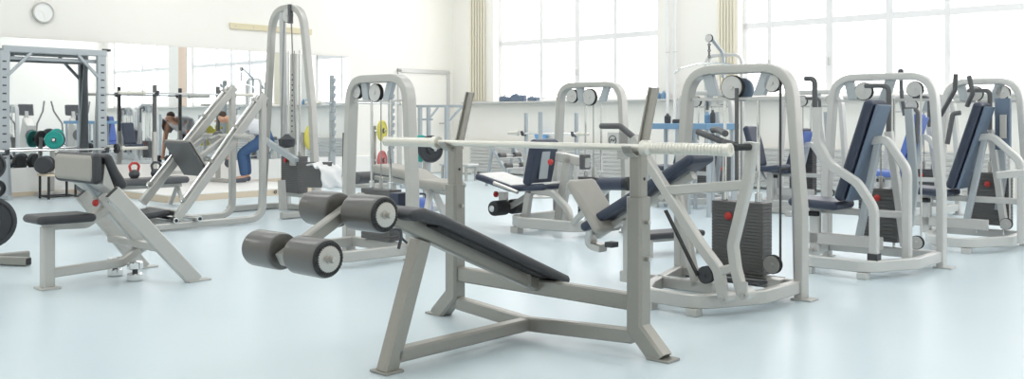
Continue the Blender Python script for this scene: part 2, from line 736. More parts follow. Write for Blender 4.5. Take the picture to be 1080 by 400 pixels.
DB = Frame((-0.314, 5.24))
LB = 1.228
UM = 0.6 * LB / 1.228
t = thing('decline_bench', 'silver decline bench with barbell uprights and four dark leg rollers in the foreground', 'weight bench', DB.w(UM, 0.3, 0))
for k, u in enumerate((0.0, LB)):
    b = MB()
    sg = -1 if k == 0 else 1
    b.tube([DB.w(u + sg * 0.13, 0, 0.0), DB.w(u, 0, 0.13), DB.w(u, 0, 0.735)], 0.088, 0.088, V, 0.0)
    up = part('upright', b, M['steel'], t)
    b = MB()
    b.bar(DB.w(u, 0, 0.7), DB.w(u, 0, 0.955), 0.066, 0.066, V)
    part('inner_post', b, M['steel'], up)
    b = MB()
    b.bar(DB.w(u, -0.026, 0.93), DB.w(u + 0.02, -0.10, 1.245), 0.052, 0.012, V)
    b.bar(DB.w(u - 0.02, -0.026, 0.93), DB.w(u + 0.0, -0.10, 1.245), 0.008, 0.035, V)
    part('back_plate', b, M['steel'], up)
    b = MB()
    b.tube([DB.w(u, -0.04, 0.935), DB.w(u, 0.05, 0.925), DB.w(u, 0.085, 0.945), DB.w(u, 0.098, 0.972)], 0.01, 0.05, U, 0.02)
    part('bar_hook', b, M['steel'], up)
    for z in (0.45, 0.62):
        b = MB()
        b.cyl(DB.w(u + 0.043, 0, z), DB.w(u + 0.064, 0, z), 0.010, 10)
        part('bolt', b, M['brushed'], up)
    b = MB()
    b.cyl(DB.w(u + 0.033, 0.0, 0.82), DB.w(u + 0.0345, 0.0, 0.82), 0.008, 10, 0)
    part('pin_hole', b, M['rubber'], up)
    b = MB()
    b.box(DB.w(u + sg * 0.135, 0, 0.006), 0.12, 0.095, 0.012, U, V, ZZ, 0.003)
    part('foot_plate', b, M['steel'], up)
b = MB()
b.bar(DB.w(0.044, 0, 0.245), DB.w(LB - 0.044, 0, 0.245), 0.05, 0.08, ZZ)
part('upper_crossbar', b, M['steel'], t)
b = MB()
b.tube([DB.w(0.03, 0.0, 0.085), DB.w(UM, 0.07, 0.065), DB.w(LB - 0.03, 0.0, 0.085)], 0.05, 0.07, ZZ, 0.05)
part('lower_crossbar', b, M['steel'], t)
b = MB()
b.bar(DB.w(UM, 0.08, 0.065), DB.w(UM, 0.94, 0.065), 0.06, 0.07, U)
part('base_beam', b, M['steel'], t)
b = MB()
b.bar(DB.w(UM, 0.985, 0.0), DB.w(UM, 0.79, 0.55), 0.082, 0.07, U)
lg = part('front_leg', b, M['steel'], t)
b = MB()
b.box(DB.w(UM, 0.985, 0.006), 0.11, 0.1, 0.012, U, V, ZZ, 0.003)
part('foot_plate', b, M['steel'], lg)
sp0, sp1 = DB.w(UM, -0.02, 0.245), DB.w(UM, 1.03, 0.70)
b = MB()
b.bar(sp0, sp1, 0.075, 0.065, U)
sp = part('spine', b, M['steel'], t)
b = MB()
b.box(DB.w(UM, 0.10, 0.30), 0.09, 0.012, 0.07, U, V, ZZ, 0.002)
part('bracket', b, M['brushed'], sp)
b = MB()
pd = (sp1 - sp0).normalized()
up_ = U.cross(pd) * -1
if up_.z < 0:
    up_ = -up_
c0 = DB.w(UM, -0.03, 0.245 - 0.03 * 0.43) + up_ * 0.066 - pd * 0.07
c1 = c0 + pd * 0.97
b.pad([c0, c1, c1 + pd * 0.12 - ZZ * 0.012, c1 + pd * 0.2 - ZZ * 0.05], 0.27, 0.052, U, 0.021)
cu = part('pad', b, M['vinyl'], t)
b = MB()
b.bar(c0 - up_ * 0.031 + pd * 0.18, c1 - up_ * 0.031, 0.012, 0.22, U)
part('pad_board', b, M['rubber'], cu)
# roller arm and rollers
RA, RB_ = DB.w(UM, 1.20, 0.715), DB.w(UM, 1.475, 0.568)
b = MB()
b.bar(RA + (RA - RB_).normalized() * 0.10, RB_ + (RB_ - RA).normalized() * 0.05, 0.055, 0.05, U)
arm = part('roller_arm', b, M['steel'], t)
b = MB()
b.bar(sp1 - pd * 0.12 - ZZ * 0.0, RA + (RA - RB_).normalized() * 0.04, 0.06, 0.055, U)
part('arm_joint', b, M['steel'], arm)
b = MB()
q = DB.w(UM + 0.045, 0.98, 0.62)
b.cyl(q, q + U * 0.04, 0.008, 8)
b.rod([q + U * 0.04, q + U * 0.045 - ZZ * 0.03, q + U * 0.05 - ZZ * 0.075 + V * 0.02], 0.007, 8)
b.rod([q + U * 0.045 - ZZ * 0.03, q + U * 0.045 - ZZ * 0.055 - V * 0.03], 0.006, 8)
part('adjusting_pin', b, M['iron'], arm)
for ax in (RA, RB_):
    b = MB()
    b.cyl(ax - U * 0.29, ax + U * 0.29, 0.013, 10)
    part('axle', b, M['brushed'], arm)
    for sg in (-1, 1):
        e0 = ax + U * sg * 0.045
        b = MB()
        R, Lr = 0.075, 0.205
        b.lathe(e0, U * sg, [(0, 0.03), (0, R - 0.016), (0.006, R - 0.004), (0.018, R), (Lr - 0.02, R), (Lr - 0.007, R - 0.004), (Lr, R - 0.014), (Lr, 0.03)], 36)
        ro = part('roller', b, M['roller'], t)
        b = MB()
        e1 = e0 + U * sg * Lr
        for k in range(30):                     # pleats of the end seam
            a = 2 * PI * k / 30
            dr = V * math.cos(a) + ZZ * math.sin(a)
            b.bar(e1 + dr * (R - 0.027) + U * sg * 0.001, e1 + dr * (R - 0.011) + U * sg * 0.001, 0.005, 0.006, U)
        b.lathe(e1, U * sg, [(-0.004, R - 0.03), (0.0015, R - 0.028), (0.0015, R - 0.014), (-0.003, R - 0.007), (-0.008, R - 0.004), (-0.012, R - 0.02)], 36)
        part('end_pleats', b, M['rubber'], ro)
        b = MB()
        b.lathe(e1, U * sg, [(-0.002, 0.01), (-0.002, R - 0.024), (0.003, R - 0.024), (0.005, R - 0.03), (0.005, 0.018), (0.012, 0.016), (0.012, 0.009), (0.02, 0.009), (0.02, 0.0)], 28)
        part('end_disc', b, M['brushed'], ro)

BZ, BV = 0.966, 0.055
A0, A1 = DB.w(-0.53, BV, BZ), DB.w(LB + 0.515, BV, BZ)
t = thing('barbell', 'long empty barbell with ribbed sleeves lying across the foreground bench uprights', 'barbell', DB.w(UM, BV, BZ))
b = MB()
b.cyl(DB.w(-0.075, BV, BZ), DB.w(LB + 0.06, BV, BZ), 0.0165, 16, 0.001)
part('bar', b, M['barbell'], t)
for end, inn, sg in ((A0, DB.w(-0.075, BV, BZ), -1), (A1, DB.w(LB + 0.06, BV, BZ), 1)):
    L_ = (end - inn).length
    prof = [(0, 0.0165), (0, 0.034), (0.006, 0.036), (0.035, 0.036), (0.042, 0.03), (0.05, 0.0265)]
    x = 0.055
    while x < L_ - 0.03:
        prof += [(x, 0.0265), (x + 0.002, 0.0235), (x + 0.004, 0.0265)]
        x += 0.0165
    prof += [(L_ - 0.02, 0.0265), (L_ - 0.018, 0.029), (L_ - 0.003, 0.029), (L_, 0.026), (L_, 0.012), (L_ - 0.004, 0.01), (L_ - 0.004, 0.0)]
    b = MB()
    b.lathe(inn, U * sg, prof, 24)
    part('sleeve', b, M['barbell'], t)

# ------------------------------------------------------------------ preacher curl bench at left
PC = Frame((-2.71, 6.96))
um = 0.36
t = thing('preacher_curl_bench', 'white framed preacher curl bench with big grey arm pad and black seat at left', 'weight bench', PC.w(um, 0.3, 0))
s0 = PC.hu(50, 302, um)
sv = PC.loc(s0)[1]
b = MB()
b.bar(PC.w(um, sv, 0), PC.w(um, sv, 0.40), 0.075, 0.075, V)
sp = part('seat_post', b, M['paint'], t)
b = MB()
b.box(PC.w(um, sv, 0.007), 0.14, 0.12, 0.014, U, V, ZZ, 0.003)
part('foot_plate', b, M['paint'], sp)


def Pv(px, py, u=um):
    return PC.hu(px, py, u)


b = MB()
b.tube([Pv(46, 238), Pv(90, 236), Pv(118, 216)], 0.06, 0.06, U, 0.06)
part('seat_beam', b, M['paint'], t)
b = MB()
b.tube([Pv(54, 288), Pv(128, 277), Pv(152, 259)], 0.06, 0.06, U, 0.08)
part('lower_beam', b, M['paint'], t)
b = MB()
b.pad([Pv(31, 232), Pv(94, 228)], 0.28, 0.055, U, 0.022)
part('seat', b, M['vinyl'], t)
for u, pa in ((0.0, ((151, 284), (86, 204))), (0.8, ((206, 296), (118, 203)))):
    a, c = PC.hu(*pa[0], u), PC.hu(*pa[1], u)
    a.z = 0
    b = MB()
    b.bar(a, c, 0.10, 0.05, U)
    l = part('leg', b, M['paint'], t)
    b = MB()
    b.box(Vector((a.x, a.y, 0.006)) - V * 0.02, 0.07, 0.16, 0.012, U, V, ZZ, 0.003)
    part('foot_plate', b, M['paint'], l)
    b = MB()
    b.bar(c, c + (c - a).normalized() * 0.004, 0.085, 0.036, U)
    part('end_cap', b, M['rubber'], l)
a0, a1 = PC.hu(128, 254, 0.0), PC.hu(174, 265, 0.8)
b = MB()
zb = 0.24
v_ = PC.loc(a1)[1]
b.bar(PC.w(0.0, v_, zb), PC.w(0.8, v_, zb), 0.05, 0.05, ZZ)
part('crossbar', b, M['paint'], t)
# telescoping arm pad post
b = MB()
c0, c1 = Pv(152, 262), Pv(104, 205)
b.bar(c0, c1, 0.075, 0.075, U)
part('sleeve_post', b, M['paint'], t)
b = MB()
b.bar(c1 + (c0 - c1) * 0.1, c1 + (c1 - c0).normalized() * 0.16, 0.055, 0.055, U)
ip = part('inner_post', b, M['bluegrey'], t)
q = c0.lerp(c1, 0.86)
for du, m_ in ((-0.05, 'red'),):
    b = MB()
    q2 = q + V * 0.1 + U * 0.02 - ZZ * 0.01
    b.cyl(q, q + (V + U * 0.3).normalized() * 0.07, 0.008, 8)
    part('pin', b, M['chrome'], t)
    b = MB()
    e = (V + U * 0.3).normalized()
    b.lathe(q + e * 0.065, e, [(0, 0.008), (0.004, 0.02), (0.012, 0.024), (0.024, 0.02), (0.028, 0.008)], 14)
    part('pull_knob', b, M['red'], t, 'red pull knob')
b = MB()
k0 = Pv(118, 216, 0.55)
b.rod([k0, k0 + V * 0.03 + ZZ * 0.03, k0 - V * 0.06 + ZZ * 0.02, k0 - V * 0.08 - ZZ * 0.05], 0.008, 8, fil=0.02)
part('lever_handle', b, M['chrome'], t)
# arm pad: an inverted V, vertical chest side towards the seat and a long slope behind
ue0, ue1 = 0.03, 0.66
um2 = (ue0 + ue1) / 2
P1, P2, P3 = PC.hu(104, 195, ue1), PC.hu(104, 165, ue1), PC.hu(134, 199, ue1)
du = U * (um2 - ue1)
ap = PC.hu(111, 165, ue1)
b = MB()
nf = (P2 - P1).normalized().cross(U)
nf = nf if nf.dot(V) > 0 else -nf
b.pad([P1 + du, P1.lerp(P2, 0.5) + du, P2 + du + ZZ * 0.02], ue1 - ue0, 0.06, U, 0.024)
cp = part('chest_pad', b, M['vinyl'], t)
b = MB()
b.pad([P1 + du + nf * 0.024 + (P2 - P1) * 0.1, P1.lerp(P2, 0.5) + du + nf * 0.024, P2 + du + nf * 0.024 + ZZ * 0.004], ue1 - ue0 - 0.06, 0.03, U, 0.013)
part('front_panel', b, M['greyvinyl'], cp, 'light grey front face')
b = MB()
b.pad([ap + du - V * 0.015 + ZZ * 0.012, ap.lerp(P3, 0.5) + du, P3 + du], ue1 - ue0, 0.055, U, 0.022)
ap_ = part('arm_pad', b, M['vinyl'], t)
b = MB()
b.slab([P1 - V * 0.035 + du * 0.06, P2 - V * 0.05 - ZZ * 0.05 + du * 0.06, P3 - ZZ * 0.035 + V * 0.06 + du * 0.06], -U * 0.5)
part('pad_core', b, M['paint'], ap_)

for k, (px, py) in enumerate(((121.5, 291), (142.5, 296))):
    p = fl(px, py)
    t = thing('dumbbell', ['small chrome dumbbell on end under the preacher bench, half hidden by its lower beam',
                           'small chrome dumbbell on end on the floor beside the preacher bench leg'][k], 'dumbbell', p, 'chrome dumbbells under the preacher bench')
    for z in (0.0, 0.078):
        b = MB()
        b.cyl(p + ZZ * z, p + ZZ * (z + 0.05), 0.052, 24, 0.006)
        part('head', b, M['chrome'], t)
    b = MB()
    b.cyl(p + ZZ * 0.048, p + ZZ * 0.08, 0.018, 12, 0)
    part('grip', b, M['iron'], t)
# ------------------------------------------------------------------ machine building blocks
def pulley(par, c, r, axis=V, disc='paint', brackets=True, w=0.032):
    b = MB()
    b.lathe(c - axis * w / 2, axis, [(0, 0.01), (0, r), (w * 0.25, r), (w * 0.45, r - 0.012), (w * 0.55, r - 0.012), (w * 0.75, r), (w, r), (w, 0.01)], 28)
    p = part('pulley', b, M['rubber'], par)
    b = MB()
    b.lathe(c + axis * w / 2, axis, [(0, 0.0), (0, r * 0.93), (0.004, r * 0.93), (0.004, 0.014), (0.012, 0.012), (0.012, 0)], 28)
    part('pulley_disc', b, M[disc], p)
    b = MB()
    b.lathe(c - axis * w / 2, -axis, [(0, 0.0), (0, r * 0.93), (0.004, r * 0.93), (0.004, 0.014), (0.012, 0.012), (0.012, 0)], 28)
    part('pulley_disc', b, M[disc], p)
    return p


def arch(t, fr, L, H, m, w=0.052, d=0.09, spl=0.045, r=0.17, z0=0.0, name='frame_arch'):
    pts = [fr.w(0, 0, z0), fr.w(0, 0, 0.55), fr.w(spl, 0, H), fr.w(L - spl, 0, H), fr.w(L, 0, 0.55), fr.w(L, 0, z0)]
    pts = fillet(pts, [0, 0.5, r, r, 0.5, 0], 8)
    b = MB()
    b.sweep(pts, rsec(w, d, 0.012, 2), V)
    a = part(name, b, M[m], t)
    for u in (0, L):
        b = MB()
        b.box(fr.w(u + (0.02 if u else -0.02), 0, 0.006), 0.13, 0.11, 0.012, U, V, ZZ, 0.003)
        part('foot_plate', b, M[m], a)
    return a


def wstack(t, fr, u, v, z0, n, wu, wv, ph=0.026, m='stack', knob=True, kz=0.8, rods=None, ku=0.0):
    st = MB()
    rod_top = rods or 1.32
    for k in range(n):
        b = MB()
        z = z0 + k * ph
        b.box(fr.w(u, v, z + ph / 2), wu, wv, ph * 0.94, U, V, ZZ, 0.002)
        part('weight_plate', b, M[m], t)
    for s in (-1, 1):
        b = MB()
        b.cyl(fr.w(u + s * wu * 0.33, v, 0.08), fr.w(u + s * wu * 0.33, v, rod_top), 0.011, 10, 0)
        part('guide_rod', b, M['chrome'], t)
        b = MB()
        b.cyl(fr.w(u + s * wu * 0.33, v, z0 + n * ph), fr.w(u + s * wu * 0.33, v, z0 + n * ph + 0.06), 0.022, 12)
        part('rod_collar', b, M['chrome'], t)
    b = MB()
    b.cyl(fr.w(u, v, z0 + n * ph), fr.w(u, v, z0 + n * ph + 0.09), 0.016, 10)
    part('selector_rod', b, M['brushed'], t)
    b = MB()
    b.cyl(fr.w(u, v, z0 + n * ph + 0.09), fr.w(u, v, rod_top), 0.005, 6, 0)
    part('cable', b, M['cable'], t)
    if knob:
        zk = z0 + (int(n * kz) + 0.5) * ph
        b = MB()
        c = fr.w(u + ku, v + wv / 2, zk)
        b.lathe(c - V * 0.01, V, [(0, 0.006), (0.018, 0.006), (0.018, 0.02), (0.026, 0.026), (0.036, 0.024), (0.042, 0.012), (0.042, 0)], 16)
        part('selector_pin', b, M['red'], t, 'red selector pin')
        for k in range(n):
            pass


def topgear(t, fr, L, H, us, rs, m='paint', plates=()):
    for u, r in zip(us, rs):
        pulley(t, fr.w(u, 0.0, H - 0.05 - r * 0.85), r, V, 'white')
    for u, du in plates:
        b = MB()
        z1, z0 = H - 0.02, H - 0.17
        b.slab([fr.w(u, 0.02, z1), fr.w(u + 0.075, 0.02, z1), fr.w(u + 0.075 + du, 0.02, z0), fr.w(u + du, 0.02, z0)], -V * 0.04, 0.003)
        part('pulley_bracket', b, M['bluegrey'], t)


def ubase(t, fr, L, m, v1=0.86, u0=0.2, z=0.08, uN=None):
    pts = [fr.w(L - 0.01, 0.0, z), fr.w(L - 0.01, v1 * 0.55, z), fr.w(L - 0.2, v1, z), fr.w(u0 + 0.12, v1, z), fr.w(u0, v1 * 0.75, z), fr.w(0.0, 0.03, z)]
    b = MB()
    b.tube(pts, 0.05, 0.08, ZZ, [0, 0.15, 0.15, 0.12, 0.12, 0][0] or 0.14)
    a = part('base_frame', b, M[m], t)
    b = MB()
    b.bar(fr.w(0, -0.0, z), fr.w(L, 0.0, z), 0.05, 0.07, ZZ)
    part('rear_rail', b, M[m], a)
    for u in (u0 + 0.14, L - 0.22):
        b = MB()
        b.box(fr.w(u, v1, 0.022), 0.07, 0.06, 0.044, U, V, ZZ, 0.004)
        part('foot', b, M[m], a)
    return a


# ------------------------------------------------------------------ incline press behind the bench
F1 = Frame((1.129, 6.34))
L1, H1 = 0.856, 1.415
t = thing('incline_press_machine', 'big light grey incline press machine right behind the foreground bench, with a tall frame arch', 'gym machine', F1.w(0.43, 0.4, 0))
arch(t, F1, L1, H1, 'paint', 0.058, 0.095, 0.07, 0.2)
ubase(t, F1, L1, 'paint', 0.86, 0.2, 0.08)
topgear(t, F1, L1, H1, (0.39, 0.67), (0.078, 0.055), plates=((0.17, 0.05), (0.6, -0.06)))
b = MB()
b.cyl(F1.w(0.43, -0.03, H1 - 0.13), F1.w(0.43, -0.075, H1 - 0.13), 0.075, 24)
part('rear_pulley', b, M['slate'], t)
b = MB()
b.bar(F1.w(0.09, 0, H1 - 0.19), F1.w(L1 - 0.09, 0, H1 - 0.19), 0.02, 0.012, V)
part('rod_bar', b, M['white'], t)
wstack(t, F1, 0.44, -0.02, 0.12, 22, 0.36, 0.12, 0.0205, kz=0.8, ku=-0.05, rods=H1 - 0.19)
b = MB()
b.box(F1.w(0.45, 0.08, 0.1), 0.5, 0.36, 0.012, U, V, ZZ, 0.003)
part('stack_tray', b, M['iron'], t)


def A(px, py, v=0.45):
    return F1.hv(px, py, v)


b = MB()
bp0, bp1 = A(624, 240), A(742, 165)
b.pad([bp0, bp0.lerp(bp1, 0.5), bp1], 0.27, 0.06, V, 0.024)
bk = part('backrest', b, M['navy'], t)
b = MB()
off = (bp1 - bp0).normalized().cross(V)
off = off if off.z < 0 else -off
b.bar(bp0 + off * 0.065 + (bp1 - bp0) * 0.02, bp1 + off * 0.065 - (bp1 - bp0) * 0.12, 0.05, 0.05, V)
part('backrest_beam', b, M['paint'], bk)
b = MB()
b.bar(bp0.lerp(bp1, 0.62) + off * 0.09, bp0.lerp(bp1, 0.75) + off * 0.09, 0.05, 0.12, V)
part('bracket', b, M['brushed'], bk)
b = MB()
sp0, sp1 = A(643, 244, 0.5), A(611, 190, 0.5)
b.pad([sp0, sp0.lerp(sp1, 0.5), sp1], 0.27, 0.06, V, 0.026)
se = part('seat', b, M['greyvinyl'], t)
b = MB()
o2 = (sp1 - sp0).normalized().cross(V)
o2 = o2 if o2.z < 0 else -o2
b.tube([sp1 + o2 * 0.06 - (sp1 - sp0) * 0.25, sp0.lerp(sp1, 0.3) + o2 * 0.065, A(622, 258, 0.45), A(636, 262, 0.45)], 0.05, 0.085, V, 0.06)
part('seat_bracket', b, M['brushed'], se)
b = MB()
b.box(A(645, 258), 0.06, 0.07, 0.035, U, V, ZZ, 0.004)
part('seat_clamp', b, M['iron'], se)
b = MB()
q = F1.loc(bp0.lerp(bp1, 0.35))
b.bar(F1.w(q[0], 0.45, 0.10), F1.w(q[0], 0.45, q[2] - 0.09), 0.06, 0.05, V)
b2 = F1.w(q[0], 0.45, 0.1)
part('backrest_post', b, M['paint'], t)
b = MB()
b.bar(F1.w(q[0] - 0.05, 0.45, 0.085), F1.w(0.52, 0.45, 0.085), 0.05, 0.07, ZZ)
part('centre_rail', b, M['paint'], t)
q2 = F1.loc(bp0.lerp(bp1, 0.8))
b = MB()
b.bar(F1.w(q2[0] + 0.12, 0.45, 0.09), F1.w(q2[0] - 0.02, 0.45, q2[2] - 0.1), 0.05, 0.05, V)
part('rear_post', b, M['paint'], t)
# lever arm: A-shaped pair of tubes hinged at the floor
vl = 0.80


def B(px, py, v=vl):
    return F1.hv(px, py, v)


b = MB()
b.tube([B(669, 145), B(683, 170), B(738, 257), B(758, 284), B(763, 313)], 0.058, 0.055, V, 0.1)
lv = part('lever_arm', b, M['paint'], t)
b = MB()
b.tube([B(794, 150), B(788, 196), B(773, 258), B(776, 282), B(783, 311)], 0.055, 0.055, V, 0.12)
part('rear_tube', b, M['paint'], lv)
b = MB()
b.bar(B(704, 201), B(790, 195), 0.058, 0.05, V)
part('cross_tube', b, M['paint'], lv)
b = MB()
b.bar(B(757, 287), B(777, 282), 0.05, 0.05, V)
part('lower_brace', b, M['paint'], lv)
for px, py in ((762, 316), (783, 312)):
    b = MB()
    c = B(px, py - 1, vl + 0.045)
    b.cyl(c, c - V * 0.09, 0.034, 16)
    b.bar(c - V * 0.002, c - V * 0.002 + ZZ * 0.07, 0.06, 0.012, V)
    h = part('hinge_lug', b, M['paint'], lv)
    b = MB()
    b.cyl(c, c + V * 0.012, 0.014, 8)
    part('hinge_bolt', b, M['brushed'], h)
b = MB()
hb0 = B(793, 155, vl)
b.cyl(hb0 + V * 0.02, hb0 + V * 0.14 - U * 0.03, 0.019, 12)
part('bumper_grip', b, M['rubber'], lv)
for a, c_, e in (((736, 139), (764, 150), (776, 153)), ((752, 137), (758, 137), (765, 141))):
    b = MB()
    b.rod([A(*a, 0.55), A(*c_, 0.6), A(*e, 0.7)], 0.019, 12, fil=0.04)
    part('press_handle', b, M['darkgrey'], lv)
# belts and low pulleys
b = MB()
p0, p1 = F1.hv(702, 222, 0.55), F1.hv(736, 291, 0.55)
b.bar(p0, p1, 0.012, 0.028, V)
part('belt', b, M['rubber'], t)
pulley(t, F1.hv(745, 290, 0.52), 0.052, V, 'iron')
b = MB()
p0, p1 = F1.hv(823, 80, 0.06), F1.hv(823, 276, 0.06)
b.bar(p0 + ZZ * -0.05, p1, 0.010, 0.015, V)
part('belt', b, M['iron'], t)
b = MB()
b.bar(F1.hv(777, 93, 0.05), F1.hv(777, 196, 0.05), 0.02, 0.02, V)
part('centre_bar', b, M['stack'], t)
pl = F1.loc(F1.hv(815, 279, 0.1))
pulley(t, F1.w(pl[0], 0.10, pl[2]), 0.058, V, 'brushed')
b = MB()
b.box(F1.w(pl[0] + 0.02, 0.10, 0.1), 0.09, 0.06, 0.05, U, V, ZZ, 0.003)
part('pulley_mount', b, M['paint'], t)
b = MB()
b.bar(F1.w(L1 - 0.055, -0.04, 0.1), F1.w(L1 - 0.085, -0.04, H1 - 0.09), 0.02, 0.03, V)
part('cable_cover', b, M['bluegrey'], t)
b = MB()
b.rod([F1.hv(740, 290, 0.45), F1.w(pl[0], 0.10, 0.105)], 0.004, 6)
part('cable', b, M['cable'], t)
# footrest
fr0 = F1.hv(703, 256, 0.35)
q = F1.loc(fr0)


# ------------------------------------------------------------------ chest press type machine (user faces -U)
def press_machine(O, L, H, label, group, pads='navy', back='slate', n=14, swan=True, grips='bent', paint='white', name='chest_press_machine', stack_w=0.3, du=0.0, stv=0.0, pt=1.235):
    f = Frame(O)
    t = thing(name, label, 'gym machine', f.w(0.4, 0.4, 0), group)
    arch(t, f, L, H, paint, 0.055, 0.09, 0.06, 0.19)
    ubase(t, f, L, paint, 0.88, 0.12, 0.085)
    topgear(t, f, L, H, (0.30, L - 0.19), (0.07, 0.06), plates=((0.14, 0.04), (0.47, -0.05)))
    wstack(t, f, 0.43, stv, 0.16, n, stack_w, 0.12, 0.029, kz=0.8, rods=H - 0.17)
    b = MB()
    b.bar(f.w(0.08, 0, H - 0.18), f.w(L - 0.08, 0, H - 0.18), 0.02, 0.012, V)
    part('rod_bar', b, M['white'], t)
    vm = 0.47
    # back pad with its lighter back board
    p0, p1 = f.w(0.35 + du, vm, 0.50), f.w(0.35 + 0.32 * (pt - 0.5) + du, vm, pt)
    b = MB()
    b.pad([p0, p0.lerp(p1, 0.5), p1], 0.28, 0.075, V, 0.024)
    bp = part('backrest', b, M[pads], t)
    dr = (p1 - p0).normalized()
    nb = dr.cross(V)
    nb = nb if nb.dot(U) > 0 else -nb
    b = MB()
    c = p0.lerp(p1, 0.5) + nb * 0.05
    hb = (p1 - p0).length / 2 - 0.02
    b.slab([c - dr * hb - V * 0.12, c + dr * hb - V * 0.12, c + dr * hb + V * 0.12, c - dr * hb + V * 0.12], nb * 0.022, 0.006)
    part('back_board', b, M[back], bp)
    # seat
    s0, s1 = f.w(-0.03 + du, vm, 0.475), f.w(0.36 + du, vm, 0.46)
    b = MB()
    b.pad([s0, s0.lerp(s1, 0.5), s1], 0.34, 0.065, V, 0.026)
    se = part('seat', b, M[pads], t)
    b = MB()
    b.bar(f.w(0.12 + du, vm, 0.1), f.w(0.12 + du, vm, 0.435), 0.075, 0.06, V)
    part('seat_post', b, M[paint], se)
    b = MB()
    b.bar(f.w(0.12 + du, vm, 0.24), f.w(0.12 + du, vm, 0.33), 0.05, 0.045, V)
    part('inner_tube', b, M['chrome'], se)
    b = MB()
    b.bar(f.w(0.09 + du, vm + 0.04, 0.385), f.w(0.16 + du, vm + 0.04, 0.385), 0.035, 0.05, V)
    part('seat_clamp', b, M['rubber'], se)
    # seat frame: box beam, arched upright behind the pad
    b = MB()
    b.bar(f.w(0.02 + du, vm + 0.0, 0.20), f.w(0.62 + du, vm, 0.20), 0.09, 0.06, V)
    part('seat_beam', b, M[paint], t)
    b = MB()
    b.bar(f.w(0.10 + du, vm - 0.06, 0.41), f.w(0.78, vm - 0.06, 0.41), 0.05, 0.05, V)
    part('upper_beam', b, M[paint], t)
    b = MB()
    q0 = p0.lerp(p1, 0.62) + nb * 0.06
    ql = f.loc(q0)
    b.tube([f.w(ql[0], vm, ql[2]), f.w(ql[0] + 0.10, vm, ql[2] + 0.015), f.w(0.80, vm, ql[2] - 0.20), f.w(0.80, vm, 0.07)], 0.058, 0.06, V, 0.16)
    part('back_upright', b, M[paint], t)
    b = MB()
    b.bar(f.w(ql[0] + 0.045, vm, ql[2]), f.w(ql[0] - 0.10, vm, 0.22), 0.05, 0.05, V)
    part('pad_strut', b, M['bluegrey'], t)
    # swan-neck lever with its grip
    for sg, vv in ((1, vm + 0.32), (-1, vm - 0.34)):
        if not swan and sg == 1:
            continue
        b = MB()
        if sg == 1:
            pts = [f.w(0.28 + du, vv, 1.18), f.w(0.285 + du, vv, 0.93), f.w(0.38 + du, vv, 0.77), f.w(0.58 + du, vv, 0.65), f.w(0.695 + du, vv, 0.48), f.w(0.695 + du, vv, 0.13)]
        else:
            pts = [f.w(0.54 + du, vv, 1.0), f.w(0.58 + du, vv, 0.75), f.w(0.66 + du, vv, 0.15)]
        b.tube(pts, 0.058, 0.055, V, 0.16, n=6)
        lv = part('lever_arm', b, M[paint], t)
        b = MB()
        if sg == 1:
            b.rod([f.w(0.265 + du, vv, 1.15), f.w(0.265 + du, vv, 1.385), f.w(0.19 + du, vv, 1.39)], 0.019, 10, fil=0.04)
        else:
            b.rod([f.w(0.54 + du, vv, 1.0), f.w(0.54 + du, vv, 1.345), f.w(0.36 + du, vv, 1.35)], 0.019, 10, fil=0.05)
        part('grip', b, M['darkgrey'], lv)
        if sg == 1:
            b = MB()
            b.box(f.w(0.695 + du, vv, 0.145), 0.07, 0.07, 0.05, U, V, ZZ, 0.005)
            part('pivot_block', b, M['iron'], lv)
    # rear cover leg, cable and low pulley
    b = MB()
    b.tube([f.w(L - 0.20, 0.1, H - 0.25), f.w(L - 0.16, 0.1, 0.6), f.w(L - 0.20, 0.1, 0.3)], 0.06, 0.03, V, 0.2)
    part('cable_cover', b, M['bluegrey'], t)
    b = MB()
    b.cyl(f.w(L - 0.10, 0.13, 0.2), f.w(L - 0.13, 0.05, H - 0.1), 0.007, 6, 0)
    part('cable', b, M['white'], t)
    pulley(t, f.w(L - 0.12, 0.16, 0.19), 0.05, V, 'white')
    return t


O2 = Vector((2.52, 7.58, 0))
m2 = press_machine(O2, 0.877, 1.42, 'white chest press machine with swan-neck arm and navy back pad at right', 'white press machines')
O3 = Vector((3.93, 8.7, 0))
m3 = press_machine(O3, 0.72, 1.43, 'white press machine cut off by the right edge of the picture', 'white press machines', swan=False, n=16, stack_w=0.34, du=-0.08, stv=0.02)


# extra fittings of the machine at the right edge
f3 = Frame(O3)
for a, c_, e in (((1008, 78), (1007, 95), (992, 122)), ((1022, 80), (1026, 98), (1020, 112))):
    b = MB()
    b.rod([f3.hv(*a, 0.3), f3.hv(*c_, 0.3), f3.hv(*e, 0.25)], 0.02, 10, fil=0.05)
    part('grip_bar', b, M['darkgrey'], m3)
b = MB()
b.rod([f3.hv(1013, 119, 0.75), f3.hv(1005, 120, 0.75), f3.hv(999, 152, 0.75)], 0.02, 10, fil=0.03)
part('grip_bar', b, M['darkgrey'], m3)
b = MB()
b.rod([f3.hv(1030, 131, 0.2), f3.hv(1050, 150, 0.2)], 0.016, 10)
part('brace', b, M['darkgrey'], m3)
b = MB()
cx = f3.hv(1060, 130, 0.3)
b.tube([f3.hv(1058, 104, 0.3), f3.hv(1058, 158, 0.3)], 0.12, 0.05, V)
part('pivot_housing', b, M['slate'], m3)
b = MB()
b.tube([f3.hv(1058, 121, 0.36), f3.hv(1058, 146, 0.36)], 0.05, 0.02, V)
part('height_scale', b, M['paint'], m3)
b = MB()
b.bar(f3.hv(1052, 185, 0.86), f3.hv(1085, 182, 0.86), 0.06, 0.05, V)
part('front_beam', b, M['white'], m3)
